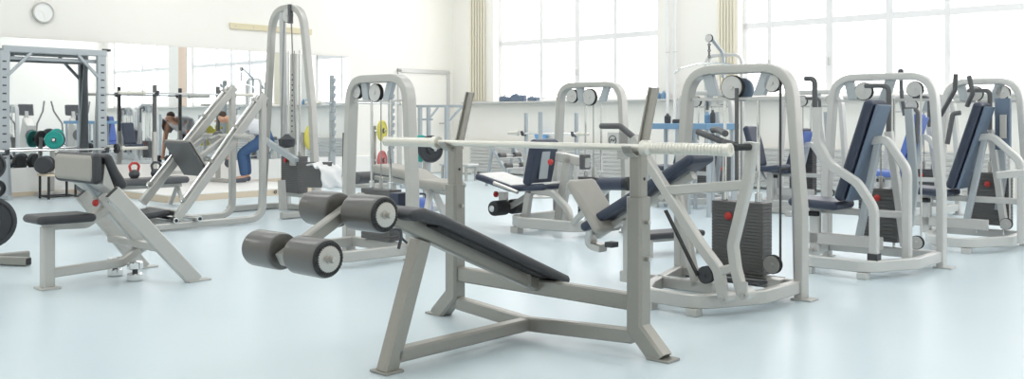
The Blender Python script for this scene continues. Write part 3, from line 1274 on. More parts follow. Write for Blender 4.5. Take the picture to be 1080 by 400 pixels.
# ------------------------------------------------------------------ cable machine behind the rollers
F0 = Frame((-1.36, 7.9))
L0, H0 = 0.80, 1.42
t = thing('cable_machine', 'light grey cable machine with a rounded arch standing behind the leg rollers', 'gym machine', F0.w(0.4, 0.2, 0))
arch(t, F0, L0, H0, 'paint', 0.065, 0.10, 0.05, 0.19)
b = MB()
b.bar(F0.w(0.02, 0, 0.085), F0.w(L0 - 0.02, 0, 0.085), 0.05, 0.08, ZZ)
part('base_rail', b, M['paint'], t)
b = MB()
b.tube([F0.w(0.05, 0.0, 0.085), F0.w(0.1, 0.62, 0.085), F0.w(0.75, 0.66, 0.085), F0.w(L0 - 0.02, 0, 0.085)], 0.05, 0.08, ZZ, 0.12)
part('base_frame', b, M['paint'], t)
topgear(t, F0, L0, H0, (0.12, 0.36), (0.058, 0.075), plates=((0.18, 0.03), (0.52, -0.06)))
wstack(t, F0, 0.42, 0.0, 0.13, 15, 0.36, 0.12, 0.027, kz=0.5, rods=H0 - 0.17)
b = MB()
b.bar(F0.w(0.07, 0, H0 - 0.18), F0.w(L0 - 0.07, 0, H0 - 0.18), 0.016, 0.012, V)
part('rod_bar', b, M['white'], t)
b = MB()
b.box(F0.w(0.67, 0.02, 0.4), 0.1, 0.12, 0.24, U, V, ZZ, 0.01)
part('weight_guard', b, M['navy'], t)
b = MB()
b.bar(F0.w(-0.045, 0.0, 0.62), F0.w(-0.038, 0.0, 0.98), 0.02, 0.06, V)
part('side_label', b, M['stack'], t)

# ------------------------------------------------------------------ leg extension machine in the middle
FM = Frame((0.467, 9.73))
LM, HM = 0.86, 1.435
t = thing('leg_extension_machine', 'light grey leg extension machine with white topped seat and black rollers behind the barbell', 'gym machine', FM.w(0.4, 0.4, 0))
arch(t, FM, LM, HM, 'paint', 0.055, 0.095, 0.05, 0.18)
topgear(t, FM, LM, HM, (0.2, 0.42), (0.07, 0.085), plates=((0.26, 0.03), (0.6, -0.06)))
wstack(t, FM, 0.45, -0.02, 0.14, 14, 0.3, 0.12, 0.027, kz=0.6, rods=HM - 0.2)


def C(px, py, v=0.45):
    return FM.hv(px, py, v)


s0, s1, s2 = C(515, 185), C(552, 198), C(588, 196)
b = MB()
b.pad([s0, s1, s2], 0.42, 0.065, V, 0.026, fil=0.06)
se = part('seat', b, M['navy'], t)
b = MB()
b.pad([s0 + ZZ * 0.022 + U * 0.03, s1 + ZZ * 0.026, s2 + ZZ * 0.026], 0.37, 0.03, V, 0.012, fil=0.06)
part('seat_top', b, M['offwhite'], se)
b = MB()
b.rod([C(521, 193, 0.69), C(546, 203, 0.69)], 0.018, 10)
part('side_grip', b, M['brushed'], se)
p0, p1 = C(566, 195, 0.5), C(575, 147, 0.5)
b = MB()
b.pad([p0, p0.lerp(p1, 0.5), p1], 0.36, 0.09, V, 0.03)
bp = part('backrest', b, M['navy'], t)
b = MB()
q = p0.lerp(p1, 0.5) + U * 0.055
b.bar(q - ZZ * 0.16 - U * 0.03, q + ZZ * 0.13 + U * 0.015, 0.012, 0.12, V)
part('back_board', b, M['bluegrey'], bp)
b = MB()
b.lathe(C(582, 171, 0.62), V, [(0, 0.01), (0.01, 0.028), (0.03, 0.028), (0.04, 0.012)], 14)
part('knob', b, M['red'], bp, 'red adjusting knob')
b = MB()
b.bar(C(590, 232), C(601, 163), 0.1, 0.07, V)
part('main_post', b, M['paint'], t)
b = MB()
b.bar(C(588, 165), C(620, 172), 0.09, 0.07, V)
part('slide_beam', b, M['paint'], t)
b = MB()
b.box(C(617, 171), 0.05, 0.1, 0.14, U, V, ZZ, 0.006)
part('slide_clamp', b, M['darkgrey'], t)
b = MB()
b.bar(C(553, 240, 0.6), C(558, 203, 0.6), 0.075, 0.06, V)
part('front_post', b, M['paint'], t)
b = MB()
b.tube([C(562, 201, 0.6), C(583, 204, 0.6), C(600, 222, 0.6), C(601, 240, 0.6)], 0.06, 0.06, V, 0.12)
part('seat_support', b, M['paint'], t)
z = 0.11
n0 = FM.loc(C(545, 240, 0.62))
b = MB()
b.tube([FM.w(LM, 0.02, z), FM.w(LM - 0.04, 0.72, z), FM.w(n0[0] + 0.2, 0.78, z), FM.w(n0[0], 0.66, z), FM.w(n0[0], 0.30, z), FM.w(0.0, 0.02, z)], 0.06, 0.1, ZZ, 0.12)
bf = part('base_frame', b, M['paint'], t)
for u, v in ((n0[0] + 0.1, 0.73), (n0[0] + 0.06, 0.27)):
    b = MB()
    b.box(FM.w(u, v, 0.03), 0.09, 0.08, 0.06, U, V, ZZ, 0.004)
    part('foot', b, M['paint'], bf)
# rollers
c0 = C(536, 218.5)
b = MB()
b.cyl(c0 - V * 0.25, c0 + V * 0.25, 0.014, 10)
ax = part('roller_axle', b, M['chrome'], t)
for sg in (-1, 1):
    b = MB()
    a = c0 + V * sg * 0.03
    b.lathe(a, V * sg, [(0, 0.02), (0, 0.055), (0.012, 0.072), (0.03, 0.076), (0.17, 0.076), (0.188, 0.072), (0.20, 0.055), (0.20, 0.02)], 24)
    ro = part('roller', b, M['rubber'], t)
    b = MB()
    b.lathe(c0 + V * sg * 0.23, V * sg, [(0, 0.0), (0, 0.03), (0.01, 0.034), (0.018, 0.03), (0.018, 0.0)], 16)
    part('roller_cap', b, M['chrome'], ro)
b = MB()
b.tube([C(538, 218), C(548, 212), C(566, 200)], 0.05, 0.05, V, 0.05)
ra = part('roller_arm', b, M['paint'], t)
b = MB()
b.box(C(531, 207), 0.08, 0.06, 0.09, U, V, ZZ, 0.006)
part('pin_block', b, M['brushed'], ra)
b = MB()
q = C(524, 205)
b.lathe(q + U * 0.03, -U, [(0, 0.012), (0.02, 0.012), (0.03, 0.03), (0.05, 0.032), (0.06, 0.02), (0.06, 0)], 14)
part('pull_knob', b, M['red'], ra, 'red pull knob')
# side handle on the right
b = MB()
b.rod([C(634, 133, 0.3), C(654, 133, 0.3), C(671, 147, 0.3), C(672, 158, 0.3)], 0.028, 12, fil=0.08)
hl = part('handle', b, M['darkgrey'], t)
b = MB()
b.tube([C(658, 168, 0.2), C(658, 140, 0.2)], 0.13, 0.06, V)
part('handle_plate', b, M['paint'], hl)
b = MB()
q = C(636, 133, 0.3)
b.lathe(q, -U, [(0, 0.02), (0, 0.027), (0.03, 0.027), (0.035, 0.02), (0.035, 0)], 14)
part('end_cap', b, M['paint'], hl)
b = MB()
q = FM.hv(646, 148, 0.34)
b.box(q - V * 0.012, 0.12, 0.02, 0.15, U, V, ZZ, 0.006)
ep = part('emblem_panel', b, M['white'], hl)
b = MB()
b.torus(q, V, 0.042, 0.004, 24, 6)
b.rod([q - U * 0.026 - ZZ * 0.014, q - U * 0.012 + ZZ * 0.014, q + U * 0.012 - ZZ * 0.014, q + U * 0.026 + ZZ * 0.014], 0.004, 6, fil=0.012)
part('round_emblem', b, M['iron'], hl)
# thigh roller to the right of the seat
b = MB()
a0, a1 = FM.hv(632, 194, 0.95), FM.hv(660, 194, 0.95)
b.cyl(a0, a1 , 0.055, 24, 0.012)
tr = part('thigh_roller', b, M['navy'], t)
b = MB()
b.cyl(a1, a1 + (a1 - a0).normalized() * 0.05, 0.058, 24, 0.01)
part('roller_end', b, M['rubber'], tr)
b = MB()
b.bar(a0.lerp(a1, 0.5), FM.w(0.75, 0.7, 0.12), 0.05, 0.05, V)
part('roller_post', b, M['paint'], tr)

# ------------------------------------------------------------------ lat tower left of centre
ol = Vector((-0.264 * 11.4, 11.4, 0))
FL_ = Frame(ol)
LL, HL = 1.2, 2.385
t = thing('lat_tower', 'tall white cable tower with a narrow rounded top, reaching highest in the left half', 'gym machine', FL_.w(0.5, 0, 0))
b = MB()
pts = fillet([FL_.w(0, 0, 0), FL_.w(0.13, 0, 1.2), FL_.w(0.24, 0, HL), FL_.w(0.84, 0, HL), FL_.w(1.03, 0, 1.2), FL_.w(1.12, 0, 0)], [0, 0.5, 0.3, 0.3, 0.5, 0], 8)
b.sweep(pts, rsec(0.075, 0.08, 0.015, 2), V)
part('frame_arch', b, M['paint'], t)
b = MB()
b.tube([FL_.w(0.18, -0.25, 0.0), FL_.w(0.28, -0.12, 1.2), FL_.w(0.44, 0.0, HL - 0.02)], 0.07, 0.06, V, 0.2)
part('inner_leg', b, M['white'], t)
b = MB()
b.tube([FL_.w(0.0, 0.45, 0.04), FL_.w(0.0, -0.25, 0.04), FL_.w(1.1, -0.25, 0.04), FL_.w(1.1, 0.45, 0.04)], 0.07, 0.07, ZZ, 0.12)
part('base_frame', b, M['paint'], t)
b = MB()
b.bar(FL_.w(0.18, -0.15, 0.2), FL_.w(0.9, -0.15, 0.2), 0.05, 0.05, V)
part('stack_rail', b, M['paint'], t)
b = MB()
b.bar(FL_.w(0.56, -0.06, 0.55), FL_.w(0.58, -0.06, 1.85), 0.10, 0.03, V)
mt = part('perforated_mast', b, M['paint'], t)
for k in range(12):
    b = MB()
    q = FL_.w(0.566 + k * 0.001, -0.045, 0.95 + k * 0.06)
    b.cyl(q, q + V * 0.003, 0.012, 10, 0)
    part('hole', b, M['iron'], mt)
wstack(t, FL_, 0.46, -0.15, 0.225, 21, 0.34, 0.14, 0.0205, 'stack', kz=0.88, ku=-0.06, rods=1.9)
b = MB()
c = FL_.w(0.58, 0.02, HL - 0.09)
pulley(t, c, 0.085, V, 'white')
b = MB()
b.box(FL_.w(0.66, 0.04, HL - 0.08), 0.035, 0.05, 0.22, U, V, ZZ, 0.004)
part('pulley_block', b, M['darkgrey'], t)
for u0, u1 in ((0.52, 0.50), (0.66, 0.80)):
    b = MB()
    b.cyl(FL_.w(u0, 0.03, HL - 0.12), FL_.w(u1, 0.06, 0.8), 0.009, 6, 0)
    part('cable', b, M['cable'], t)
b = MB()
q = FL_.w(0.62, 0.06, 0.76)
b.lathe(q, ZZ, [(0, 0.02), (0.02, 0.09), (0.10, 0.10), (0.13, 0.05), (0.16, 0.02)], 16)
part('carriage', b, M['iron'], t)
b = MB()
b.tube([FL_.w(0.09, 0.03, 0.86), FL_.hv(287, 153, 0.16), FL_.hv(313, 170, 0.24)], 0.07, 0.05, V, 0.1)
part('support_arm', b, M['bluegrey'], t)
b = MB()
s0 = FL_.hv(316, 172, 0.25)
s1 = FL_.hv(344, 180, 0.25)
b.slab([FL_.hv(312, 171, 0.25), FL_.hv(347, 171, 0.25), FL_.hv(343, 198, 0.25), FL_.hv(322, 198, 0.25)], -V * 0.05, 0.008)
part('seat_plate', b, M['stack'], t)
b = MB()
b.tube([FL_.w(0.75, 0.2, 0.06), FL_.w(0.72, 0.2, 0.40)], 0.07, 0.07, V)
part('seat_post', b, M['paint'], t)
# towel over the seat
tb = MB()
rows = []
n, m_ = 14, 10
for i in range(n + 1):
    r = []
    a = i / n
    for j in range(m_ + 1):
        w_ = j / m_
        s = (a - 0.35)
        tq = FL_.loc(FL_.hv(338, 172, 0.3))
        zz = tq[2] + 0.01 - max(0, s) * 0.42 - max(0, -s) * 0.1 - 0.05 * (abs(s) < 0.06)
        uu = tq[0] + 0.14 * math.tanh(s * 6) + 0.012 * math.sin(w_ * 9 + i)
        r.append(FL_.w(uu, 0.12 + 0.26 * w_ + 0.01 * math.sin(i * 1.3), zz + 0.008 * math.sin(w_ * 11 + a * 4)))
    rows.append(r)
bm = tb.bm
vs = [[bm.verts.new(p) for p in r] for r in rows]
for i in range(n):
    for j in range(m_):
        bm.faces.new((vs[i][j], vs[i + 1][j], vs[i + 1][j + 1], vs[i][j + 1]))
tw = solo('towel', tb, M['towel'], 'crumpled white towel hanging over the seat of the tall cable tower', 'towel')
sm = tw.modifiers.new('thickness', 'SOLIDIFY')
sm.thickness = 0.012

# ------------------------------------------------------------------ angled leg press
FP = Frame((-0.294 * 10.4, 10.4))
WP = 0.56
t = thing('leg_press', 'white angled leg press with dark foot board and two sloping rails at left', 'gym machine', FP.w(0.28, 0.6, 0))
for k, u in enumerate((0.0, WP)):
    if k == 0:
        r0, r1 = FP.hu(150, 214, u), FP.hu(247, 92, u)
        p_top = FP.hu(245, 98, u)
    else:
        r0, r1 = FP.hu(186, 231, u), FP.hu(279, 101, u)
        p_top = FP.hu(277, 106, u)
    vt = FP.loc(p_top)[1]
    b = MB()
    b.bar(r0, r1, 0.085, 0.06, U)
    rl = part('rail', b, M['paint'], t)
    b = MB()
    nrm = (r1 - r0).normalized().cross(U)
    nrm = nrm if nrm.z > 0 else -nrm
    b.cyl(r0.lerp(r1, 0.1) + nrm * 0.065, r0.lerp(r1, 0.97) + nrm * 0.065, 0.016, 10)
    part('guide_bar', b, M['chrome'], rl)
    for f in (0.12, 0.42, 0.70, 0.93):
        b = MB()
        b.bar(r0.lerp(r1, f) + nrm * 0.02, r0.lerp(r1, f) + nrm * 0.085, 0.035, 0.05, U)
        part('rail_clamp', b, M['brushed'], rl)
    b = MB()
    b.bar(r0.lerp(r1, 0.9) - nrm * 0.1, r0.lerp(r1, 0.96) - nrm * 0.05, 0.05, 0.05, U)
    part('stop_block', b, M['iron'], rl)
    ve = FP.loc(FP.hu(163, 246, WP))[1]
    b = MB()
    b.tube([FP.w(u, vt, p_top.z), FP.w(u, vt, 0.045), FP.w(u, ve, 0.045)], 0.065, 0.065, U, 0.16)
    part('post_loop', b, M['paint'], t)
b = MB()
b.bar(FP.w(0.0, ve - 0.03, 0.045), FP.w(WP, ve - 0.03, 0.045), 0.06, 0.06, ZZ)
part('front_rail', b, M['paint'], t)
b = MB()
e0 = FP.w(0.0, FP.loc(FP.hu(186, 231, WP))[1], 0.16)
b.bar(FP.w(-0.02, FP.loc(e0)[1], 0.17), FP.w(WP + 0.02, FP.loc(e0)[1], 0.17), 0.06, 0.06, ZZ)
part('rail_foot', b, M['brushed'], t)
# sled: foot board, beam with weight pegs
q = [FP.hu(x, y, 0.28) for x, y in ((170, 150), (206, 150), (222, 180), (196, 186))]
ctr = FP.hu(196, 168, 0.28)
lo, hi = FP.hu(209, 184, 0.28), FP.hu(187, 149, 0.28)
dr = (hi - lo).normalized()
nn = dr.cross(U)
nn = nn if nn.dot(V) > 0 else -nn
b = MB()
c = (lo + hi) / 2
hl = (hi - lo).length / 2
b.slab([c - dr * hl - U * 0.25, c + dr * hl - U * 0.25, c + dr * hl + U * 0.25, c - dr * hl + U * 0.25], nn * 0.03, 0.006)
fb = part('foot_board', b, M['stack'], t)
b = MB()
b.slab([c - dr * hl * 1.02 - U * 0.26, c + dr * hl * 1.02 - U * 0.26, c + dr * hl * 1.02 + U * 0.26, c - dr * hl * 1.02 + U * 0.26], -nn * 0.02, 0.004)
part('backing_plate', b, M['brushed'], fb)
for u in (0.08, 0.48):
    b = MB()
    b.bar(FP.w(0, 0, 0) * 0 + c + U * (u - 0.28) - nn * 0.02, c + U * (u - 0.28) - nn * 0.34, 0.05, 0.05, U)
    part('board_strut', b, M['paint'], fb)
b = MB()
pg = FP.hu(232, 144, 0.28)
b.cyl(pg - U * 0.62, pg + U * 0.62, 0.03, 14)
sb = part('weight_peg_bar', b, M['paint'], t)
b = MB()
b.cyl(pg - U * 0.07, pg + U * 0.0, 0.055, 16)
part('peg_hub', b, M['stack'], sb)
b = MB()
b.bar(c - nn * 0.3, pg, 0.07, 0.07, U)
part('sled_beam', b, M['paint'], sb)
# reclined seat low down between the rails
b = MB()
x0, x1, x2 = FP.w(0.28, ve + 0.55, 0.46), FP.w(0.28, ve + 0.16, 0.14), FP.w(0.28, ve - 0.22, 0.17)
b.pad([x0, x1, x2], 0.42, 0.06, U, 0.024, fil=0.08)
part('seat', b, M['vinyl'], t)
b = MB()
b.bar(FP.w(0.28, ve - 0.03, 0.06), FP.w(0.28, ve + 0.36, 0.24), 0.06, 0.06, U)
part('seat_post', b, M['paint'], t)
# chrome storage pegs at the foot
for px, py, u in ((186, 233, 0.62), (211, 231, 0.66)):
    a = FP.hu(px, py, u)
    b = MB()
    b.cyl(a - U * 0.34, a, 0.03, 16, 0.003)
    pg_ = part('storage_peg', b, M['chrome'], t)
    b = MB()
    b.cyl(a, a + U * 0.004, 0.017, 12, 0)
    part('bore', b, M['rubber'], pg_)
# ------------------------------------------------------------------ free weights
def weight_plate(c, axis, r, th, m, label, group, hub='iron'):
    t = thing('weight_plate', label, 'weight plate', c, group)
    b = MB()
    b.lathe(c - axis * th / 2, axis, [(0, 0.026), (0, r * 0.9), (th * 0.2, r), (th * 0.8, r), (th, r * 0.9), (th, r * 0.84), (th * 0.75, r * 0.8), (th * 0.75, r * 0.4), (th, r * 0.36), (th, 0.026), (th * 0.3, 0.025)], 36)
    part('disc', b, M[m], t)
    b = MB()
    b.lathe(c - axis * th / 2, axis, [(-0.004, 0.027), (-0.004, r * 0.26), (th + 0.004, r * 0.26), (th + 0.004, 0.027)], 24)
    part('hub', b, M[hub], t)
    return t


def dumbbell(c, axis, r, L, label, group, m='iron', name='dumbbell'):
    t = thing(name, label, 'dumbbell', c - ZZ * r, group)
    for s in (-1, 1):
        b = MB()
        b.cyl(c + axis * s * L * 0.22, c + axis * s * L * 0.5, r, 20, r * 0.15)
        part('head', b, M[m], t)
    b = MB()
    b.cyl(c - axis * L * 0.23, c + axis * L * 0.23, r * 0.3, 10, 0)
    part('grip', b, M['brushed'], t)
    return t


def olympic_bar(a, c, label, rl=0.4, r=0.0145, rs=0.025, group=None, slv=0.22):
    a, c = Vector(a), Vector(c)
    d = (c - a).normalized()
    t = thing('barbell', label, 'barbell', a.lerp(c, 0.5), group)
    b = MB()
    b.cyl(a + d * rl * 0.98, c - d * rl * 0.98, r, 10, 0)
    part('bar', b, M['chrome'], t)
    for p, s in ((a, 1), (c, -1)):
        b = MB()
        b.lathe(p, d * s, [(0, rs * 0.7), (0.004, rs), (rl - 0.04, rs), (rl - 0.04, rs * 1.5), (rl, rs * 1.5), (rl, r)], 14)
        part('sleeve', b, M['barbell'], t)
    return t


# tall rack on the far left with its bar
PR = Frame((-0.432 * 13.9, 13.9))


def R_(px, py, u=0.0):
    return PR.hu(px, py, u)


t = thing('power_rack', 'tall pale grey rack frame with holed posts in front of the mirror at far left', 'rack', PR.w(0, 0.7, 0))
zt = (R_(50, 53.5)).z
vL = PR.loc(R_(3, 60))[1]
b = MB()
b.bar(PR.w(0, vL, zt), PR.w(0, -0.05, zt), 0.09, 0.07, U)
part('top_beam', b, M['bluegrey'], t)
for vv, lean in ((0.0, -1), (vL, 1)):
    b = MB()
    b.tube([PR.w(0.0, vv, 0), PR.w(0.0, vv - 0.02 * lean, zt - 0.02)], 0.13, 0.06, U)
    pf = part('front_post', b, M['bluegrey'], t)
    for k in range(14):
        b = MB()
        q = PR.w(0.03, vv - 0.01 * lean, 0.45 + k * 0.11)
        b.box(q, 0.004, 0.05, 0.02, U, V, ZZ)
        part('slot', b, M['iron'], pf)
    b = MB()
    b.tube([PR.w(-0.06, vv - lean * 0.10, 0), PR.w(-0.06, vv, zt - 0.05)], 0.07, 0.04, U)
    part('rear_leg', b, M['bluegrey'], t)
    b = MB()
    b.tube([PR.w(0.02, vv - lean * 0.06, zt - 0.36), PR.w(0.02, vv - lean * 0.06, zt - 0.36) + V * (-lean) * 0.0 + V * (0.3 if lean < 0 else -0.3) + ZZ * 0.32], 0.04, 0.04, U)
    part('brace', b, M['bluegrey'], t)
    b = MB()
    b.bar(PR.w(0.02, vv, 0.03), PR.w(0.27, vv, 0.03), 0.06, 0.06, V)
    part('foot_rail', b, M['bluegrey'], t)
    b = MB()
    q = PR.w(0.0, vv + (-0.06 if lean < 0 else 0.14), zt + 0.05)
    b.cyl(q - V * 0.06, q + V * 0.06, 0.02, 12)
    part('top_peg', b, M['iron'], t)
    b = MB()
    zb = R_(60, 158).z
    b.tube([PR.w(0.03, vv, zb - 0.05), PR.w(0.16, vv, zb - 0.04), PR.w(0.18, vv, zb + 0.02)], 0.025, 0.05, V, 0.02)
    part('bar_catch', b, M['iron'], t)
b = MB()
b.bar(PR.w(-0.06, 0, zt - 0.12), PR.w(-0.06, vL, zt - 0.12), 0.05, 0.05, ZZ)
part('rear_rail', b, M['bluegrey'], t)
zb = R_(60, 158).z
olympic_bar(PR.w(0.14, vL + 0.6, zb), PR.w(0.14, -0.62, zb), 'chrome barbell resting on the tall rack at far left', group=None)
for k, vv in enumerate((-0.10,)):
    weight_plate(PR.w(0.14, -0.15, zb), V, 0.07, 0.05, 'plateblack', 'small black plate on the barbell beside the holed post of the far left rack', None)
# plate peg on the rear of the rack with a teal and a dark plate
pc = R_(58, 147.5, 0.0)
b = MB()
pl_ = PR.loc(pc)
b.bar(PR.w(-0.1, pl_[1], 0.06), PR.w(-0.1, pl_[1], pl_[2] + 0.03), 0.05, 0.05, V)
tt = thing('plate_stand', 'slim white plate stand behind the bar of the far left rack', 'plate stand', PR.w(-0.1, pl_[1], 0))
part('post', b, M['paint'], tt)
b = MB()
b.box(PR.w(-0.1, pl_[1], 0.03), 0.22, 0.4, 0.06, U, V, ZZ, 0.008)
part('base', b, M['paint'], tt)
axp = (U * 0.85 + V * 0.5).normalized()
b = MB()
b.cyl(pc - axp * 0.12, pc + axp * 0.14, 0.02, 10)
part('peg', b, M['chrome'], tt)
weight_plate(pc + axp * 0.075, axp, 0.125, 0.045, 'teal', 'round teal plate hanging before the mirror inside the far left rack', 'plates on the slim stand')
weight_plate(pc - axp * 0.06 , axp, 0.125, 0.05, 'plateblack', 'black plate hanging just behind the teal plate at far left', 'plates on the slim stand')

# plate tree at the left edge
ft = fl(30, 281)
PT = Frame((ft.x - 0.42, ft.y + 0.10))
t = thing('plate_tree', 'plate tree cut off by the left edge, its grey square foot showing', 'plate stand', PT.w(0, 0, 0))
b = MB()
b.bar(PT.w(0, 0, 0), PT.w(0, 0, 1.0), 0.07, 0.07, V)
part('post', b, M['steel'], t)
fd = (Vector((ft.x, ft.y, 0)) - PT.o).normalized()
b = MB()
b.bar(PT.o + ZZ * 0.035 - fd * 0.45, Vector((ft.x, ft.y, 0.035)), 0.06, 0.06, ZZ)
fo = part('foot', b, M['steel'], t)
b = MB()
e = Vector((ft.x, ft.y, 0.035))
b.bar(e, e + fd * 0.004, 0.05, 0.05, ZZ)
part('end_cap', b, M['rubber'], fo)
b = MB()
b.bar(PT.o + ZZ * 0.035 - V * 0.35, PT.o + ZZ * 0.035 + V * 0.35, 0.06, 0.06, ZZ)
part('cross_foot', b, M['steel'], t)
hp = at(-6, 235, 6.95)
pegs = [(0.30, 0.19, 0.05, 'black bumper plate cut by the left edge, lowest on the plate tree', 0.12),
        (0.56, 0.065, 0.05, 'small black plate at the left edge above the big bumper plate', 0.12),
        (0.73, 0.11, 0.045, 'black plate at the left edge, highest on the plate tree', 0.1)]
for z, r, th, lab, of in pegs:
    px_ = {0.30: (-12, 235), 0.56: (-4, 199), 0.73: (-11, 175)}[z]
    c = at(px_[0], px_[1], 6.98)
    pd_ = Vector((c.x - PT.o.x, c.y - PT.o.y, 0))
    ax_ = Vector((0.45, -0.9, 0)).normalized()
    b = MB()
    b.cyl(Vector((PT.o.x, PT.o.y, c.z)), c + pd_.normalized() * 0.03, 0.024, 12)
    part('peg', b, M['chrome'], t)
    weight_plate(c, ax_ if False else pd_.normalized(), r, th, 'plateblack', lab, 'plates on the plate tree')

# black legged stool with two round dumbbells
st = fl(61, 209)
SF = Frame((st.x, st.y))
t = thing('stool', 'low black legged stool with pale wooden top below the mirror at left', 'stool', SF.w(0, 0, 0))
b = MB()
hs = CAMH - (183 - 125) / F * st.y
b.box(SF.w(0, 0, hs - 0.015), 0.36, 0.42, 0.03, U, V, ZZ, 0.006)
part('top', b, M['wood'], t)
for u in (-0.15, 0.15):
    for v in (-0.18, 0.18):
        b = MB()
        b.bar(SF.w(u, v, 0), SF.w(u, v, hs - 0.03), 0.028, 0.028, V)
        part('leg', b, M['rubber'], t)
b = MB()
b.tube([SF.w(-0.15, -0.18, 0.03), SF.w(0.15, -0.18, 0.03), SF.w(0.15, 0.18, 0.03), SF.w(-0.15, 0.18, 0.03)], 0.02, 0.02, ZZ, closed=True)
part('lower_rail', b, M['rubber'], t)
for k, (du, lab) in enumerate(((-0.10, 'round black dumbbell standing on the low stool, the left one of two'), (0.08, 'round black dumbbell standing on the low stool, the right one of two'))):
    dumbbell(SF.w(du + 0.02, 0.14 - k * 0.27, hs + 0.122), V * 0.5 + U * 0.86, 0.12, 0.3, lab, 'dumbbells on the stool', 'plateblack')

# low grey flat bench with kettlebells in front of the platform
lb = RM.w(2.9, 8.0, 0)
LF = Frame((lb.x, lb.y))
t = thing('flat_bench', 'low flat bench with long grey pad between preacher bench and platform', 'weight bench', LF.w(0, 0, 0))
hb_ = CAMH - 0.0625 * lb.y
b = MB()
b.pad([LF.w(0, -0.5, hb_ - 0.04), LF.w(0, 0, hb_ - 0.04), LF.w(0, 0.5, hb_ - 0.04)], 0.30, 0.08, U, 0.03)
part('pad', b, M['darkgrey'], t)
b = MB()
b.bar(LF.w(0, -0.45, hb_ - 0.11), LF.w(0, 0.45, hb_ - 0.11), 0.05, 0.05, U)
part('beam', b, M['paint'], t)
for v in (-0.4, 0.4):
    b = MB()
    b.tube([LF.w(-0.17, v, 0), LF.w(0, v, hb_ - 0.12), LF.w(0.17, v, 0)], 0.04, 0.04, V)
    part('leg', b, M['paint'], t)
for k, (dv, m_, lab) in enumerate(((0.16, 'red', 'small kettlebell with red handle on the low grey bench'), (-0.12, 'iron', 'small kettlebell with dark handle on the low grey bench'))):
    t = thing('kettlebell', lab, 'kettlebell', LF.w(0, dv, hb_), 'kettlebells on the low bench')
    b = MB()
    c = LF.w(0, dv, hb_)
    b.lathe(c, ZZ, [(0, 0.0), (0, 0.04), (0.03, 0.062), (0.06, 0.065), (0.09, 0.05), (0.105, 0.02), (0.106, 0)], 20)
    part('body', b, M['iron'], t)
    b = MB()
    b.rod([c + V * 0.045 + ZZ * 0.085, c + V * 0.06 + ZZ * 0.15, c + V * 0.03 + ZZ * 0.185, c - V * 0.03 + ZZ * 0.185, c - V * 0.06 + ZZ * 0.15, c - V * 0.045 + ZZ * 0.085], 0.016, 8, fil=0.02)
    part('handle', b, M[m_], t)


# bench-press and squat racks in the back
def stand_rack(name, p0, p1, ztop, zbar, label, z0=0.0, sleeve=0.5, dark='stack', light='paint', notched=False, cat='rack', w=0.055):
    p0, p1 = Vector(p0), Vector(p1)
    d = (p1 - p0)
    d.z = 0
    d.normalize()
    n = Vector((-d.y, d.x, 0))
    if n.dot(U + V) < 0:
        n = -n
    base = (p0 + p1) / 2
    t = thing(name, label, cat, Vector((base.x, base.y, z0)))
    for p in (p0, p1):
        p = Vector((p.x, p.y, z0))
        b = MB()
        b.bar(p, Vector((p.x, p.y, sleeve)), w * 1.15, w * 1.15, n)
        up = part('upright', b, M[light], t)
        b = MB()
        b.bar(Vector((p.x, p.y, sleeve - 0.02)), Vector((p.x, p.y, ztop)), w * 0.85, w * 0.85, n)
        part('inner_post', b, M[dark], up)
        b = MB()
        zs = [zbar] if not notched else [zbar - 0.12 * k for k in range(-3, 7)]
        for z in zs:
            if z > ztop - 0.06:
                continue
            b = MB()
            q = Vector((p.x, p.y, z))
            b.tube([q - ZZ * 0.03 + n * 0.02, q - ZZ * 0.028 + n * 0.085, q + n * 0.105 + ZZ * 0.035], 0.02, 0.045, d, 0.02)
            part('bar_hook', b, M['iron' if not notched else dark], up)
        b = MB()
        b.bar(p + n * 0.34 + ZZ * 0.03, p - n * 0.34 + ZZ * 0.03, 0.06, 0.06, ZZ)
        part('foot', b, M[light], up)
    b = MB()
    b.bar(Vector((p0.x, p0.y, z0 + 0.18)), Vector((p1.x, p1.y, z0 + 0.18)), 0.05, 0.05, n)
    part('crossbar', b, M[light], t)
    return t, n, d


q0, q1 = at(163, 200, 14.2), at(230, 198, 14.95)
zb = CAMH + 0.026 * 14.5
t, n, d = stand_rack('squat_rack', q0, q1, 1.60, zb, 'squat rack with dark telescopic posts on the platform before the mirror', 0.1, 0.90)
mid = (q0 + q1) / 2
olympic_bar(Vector((mid.x, mid.y, zb)) - d * 1.1 + n * 0.065, Vector((mid.x, mid.y, zb)) + d * 1.1 + n * 0.065, 'chrome barbell racked high on the squat rack before the mirror')

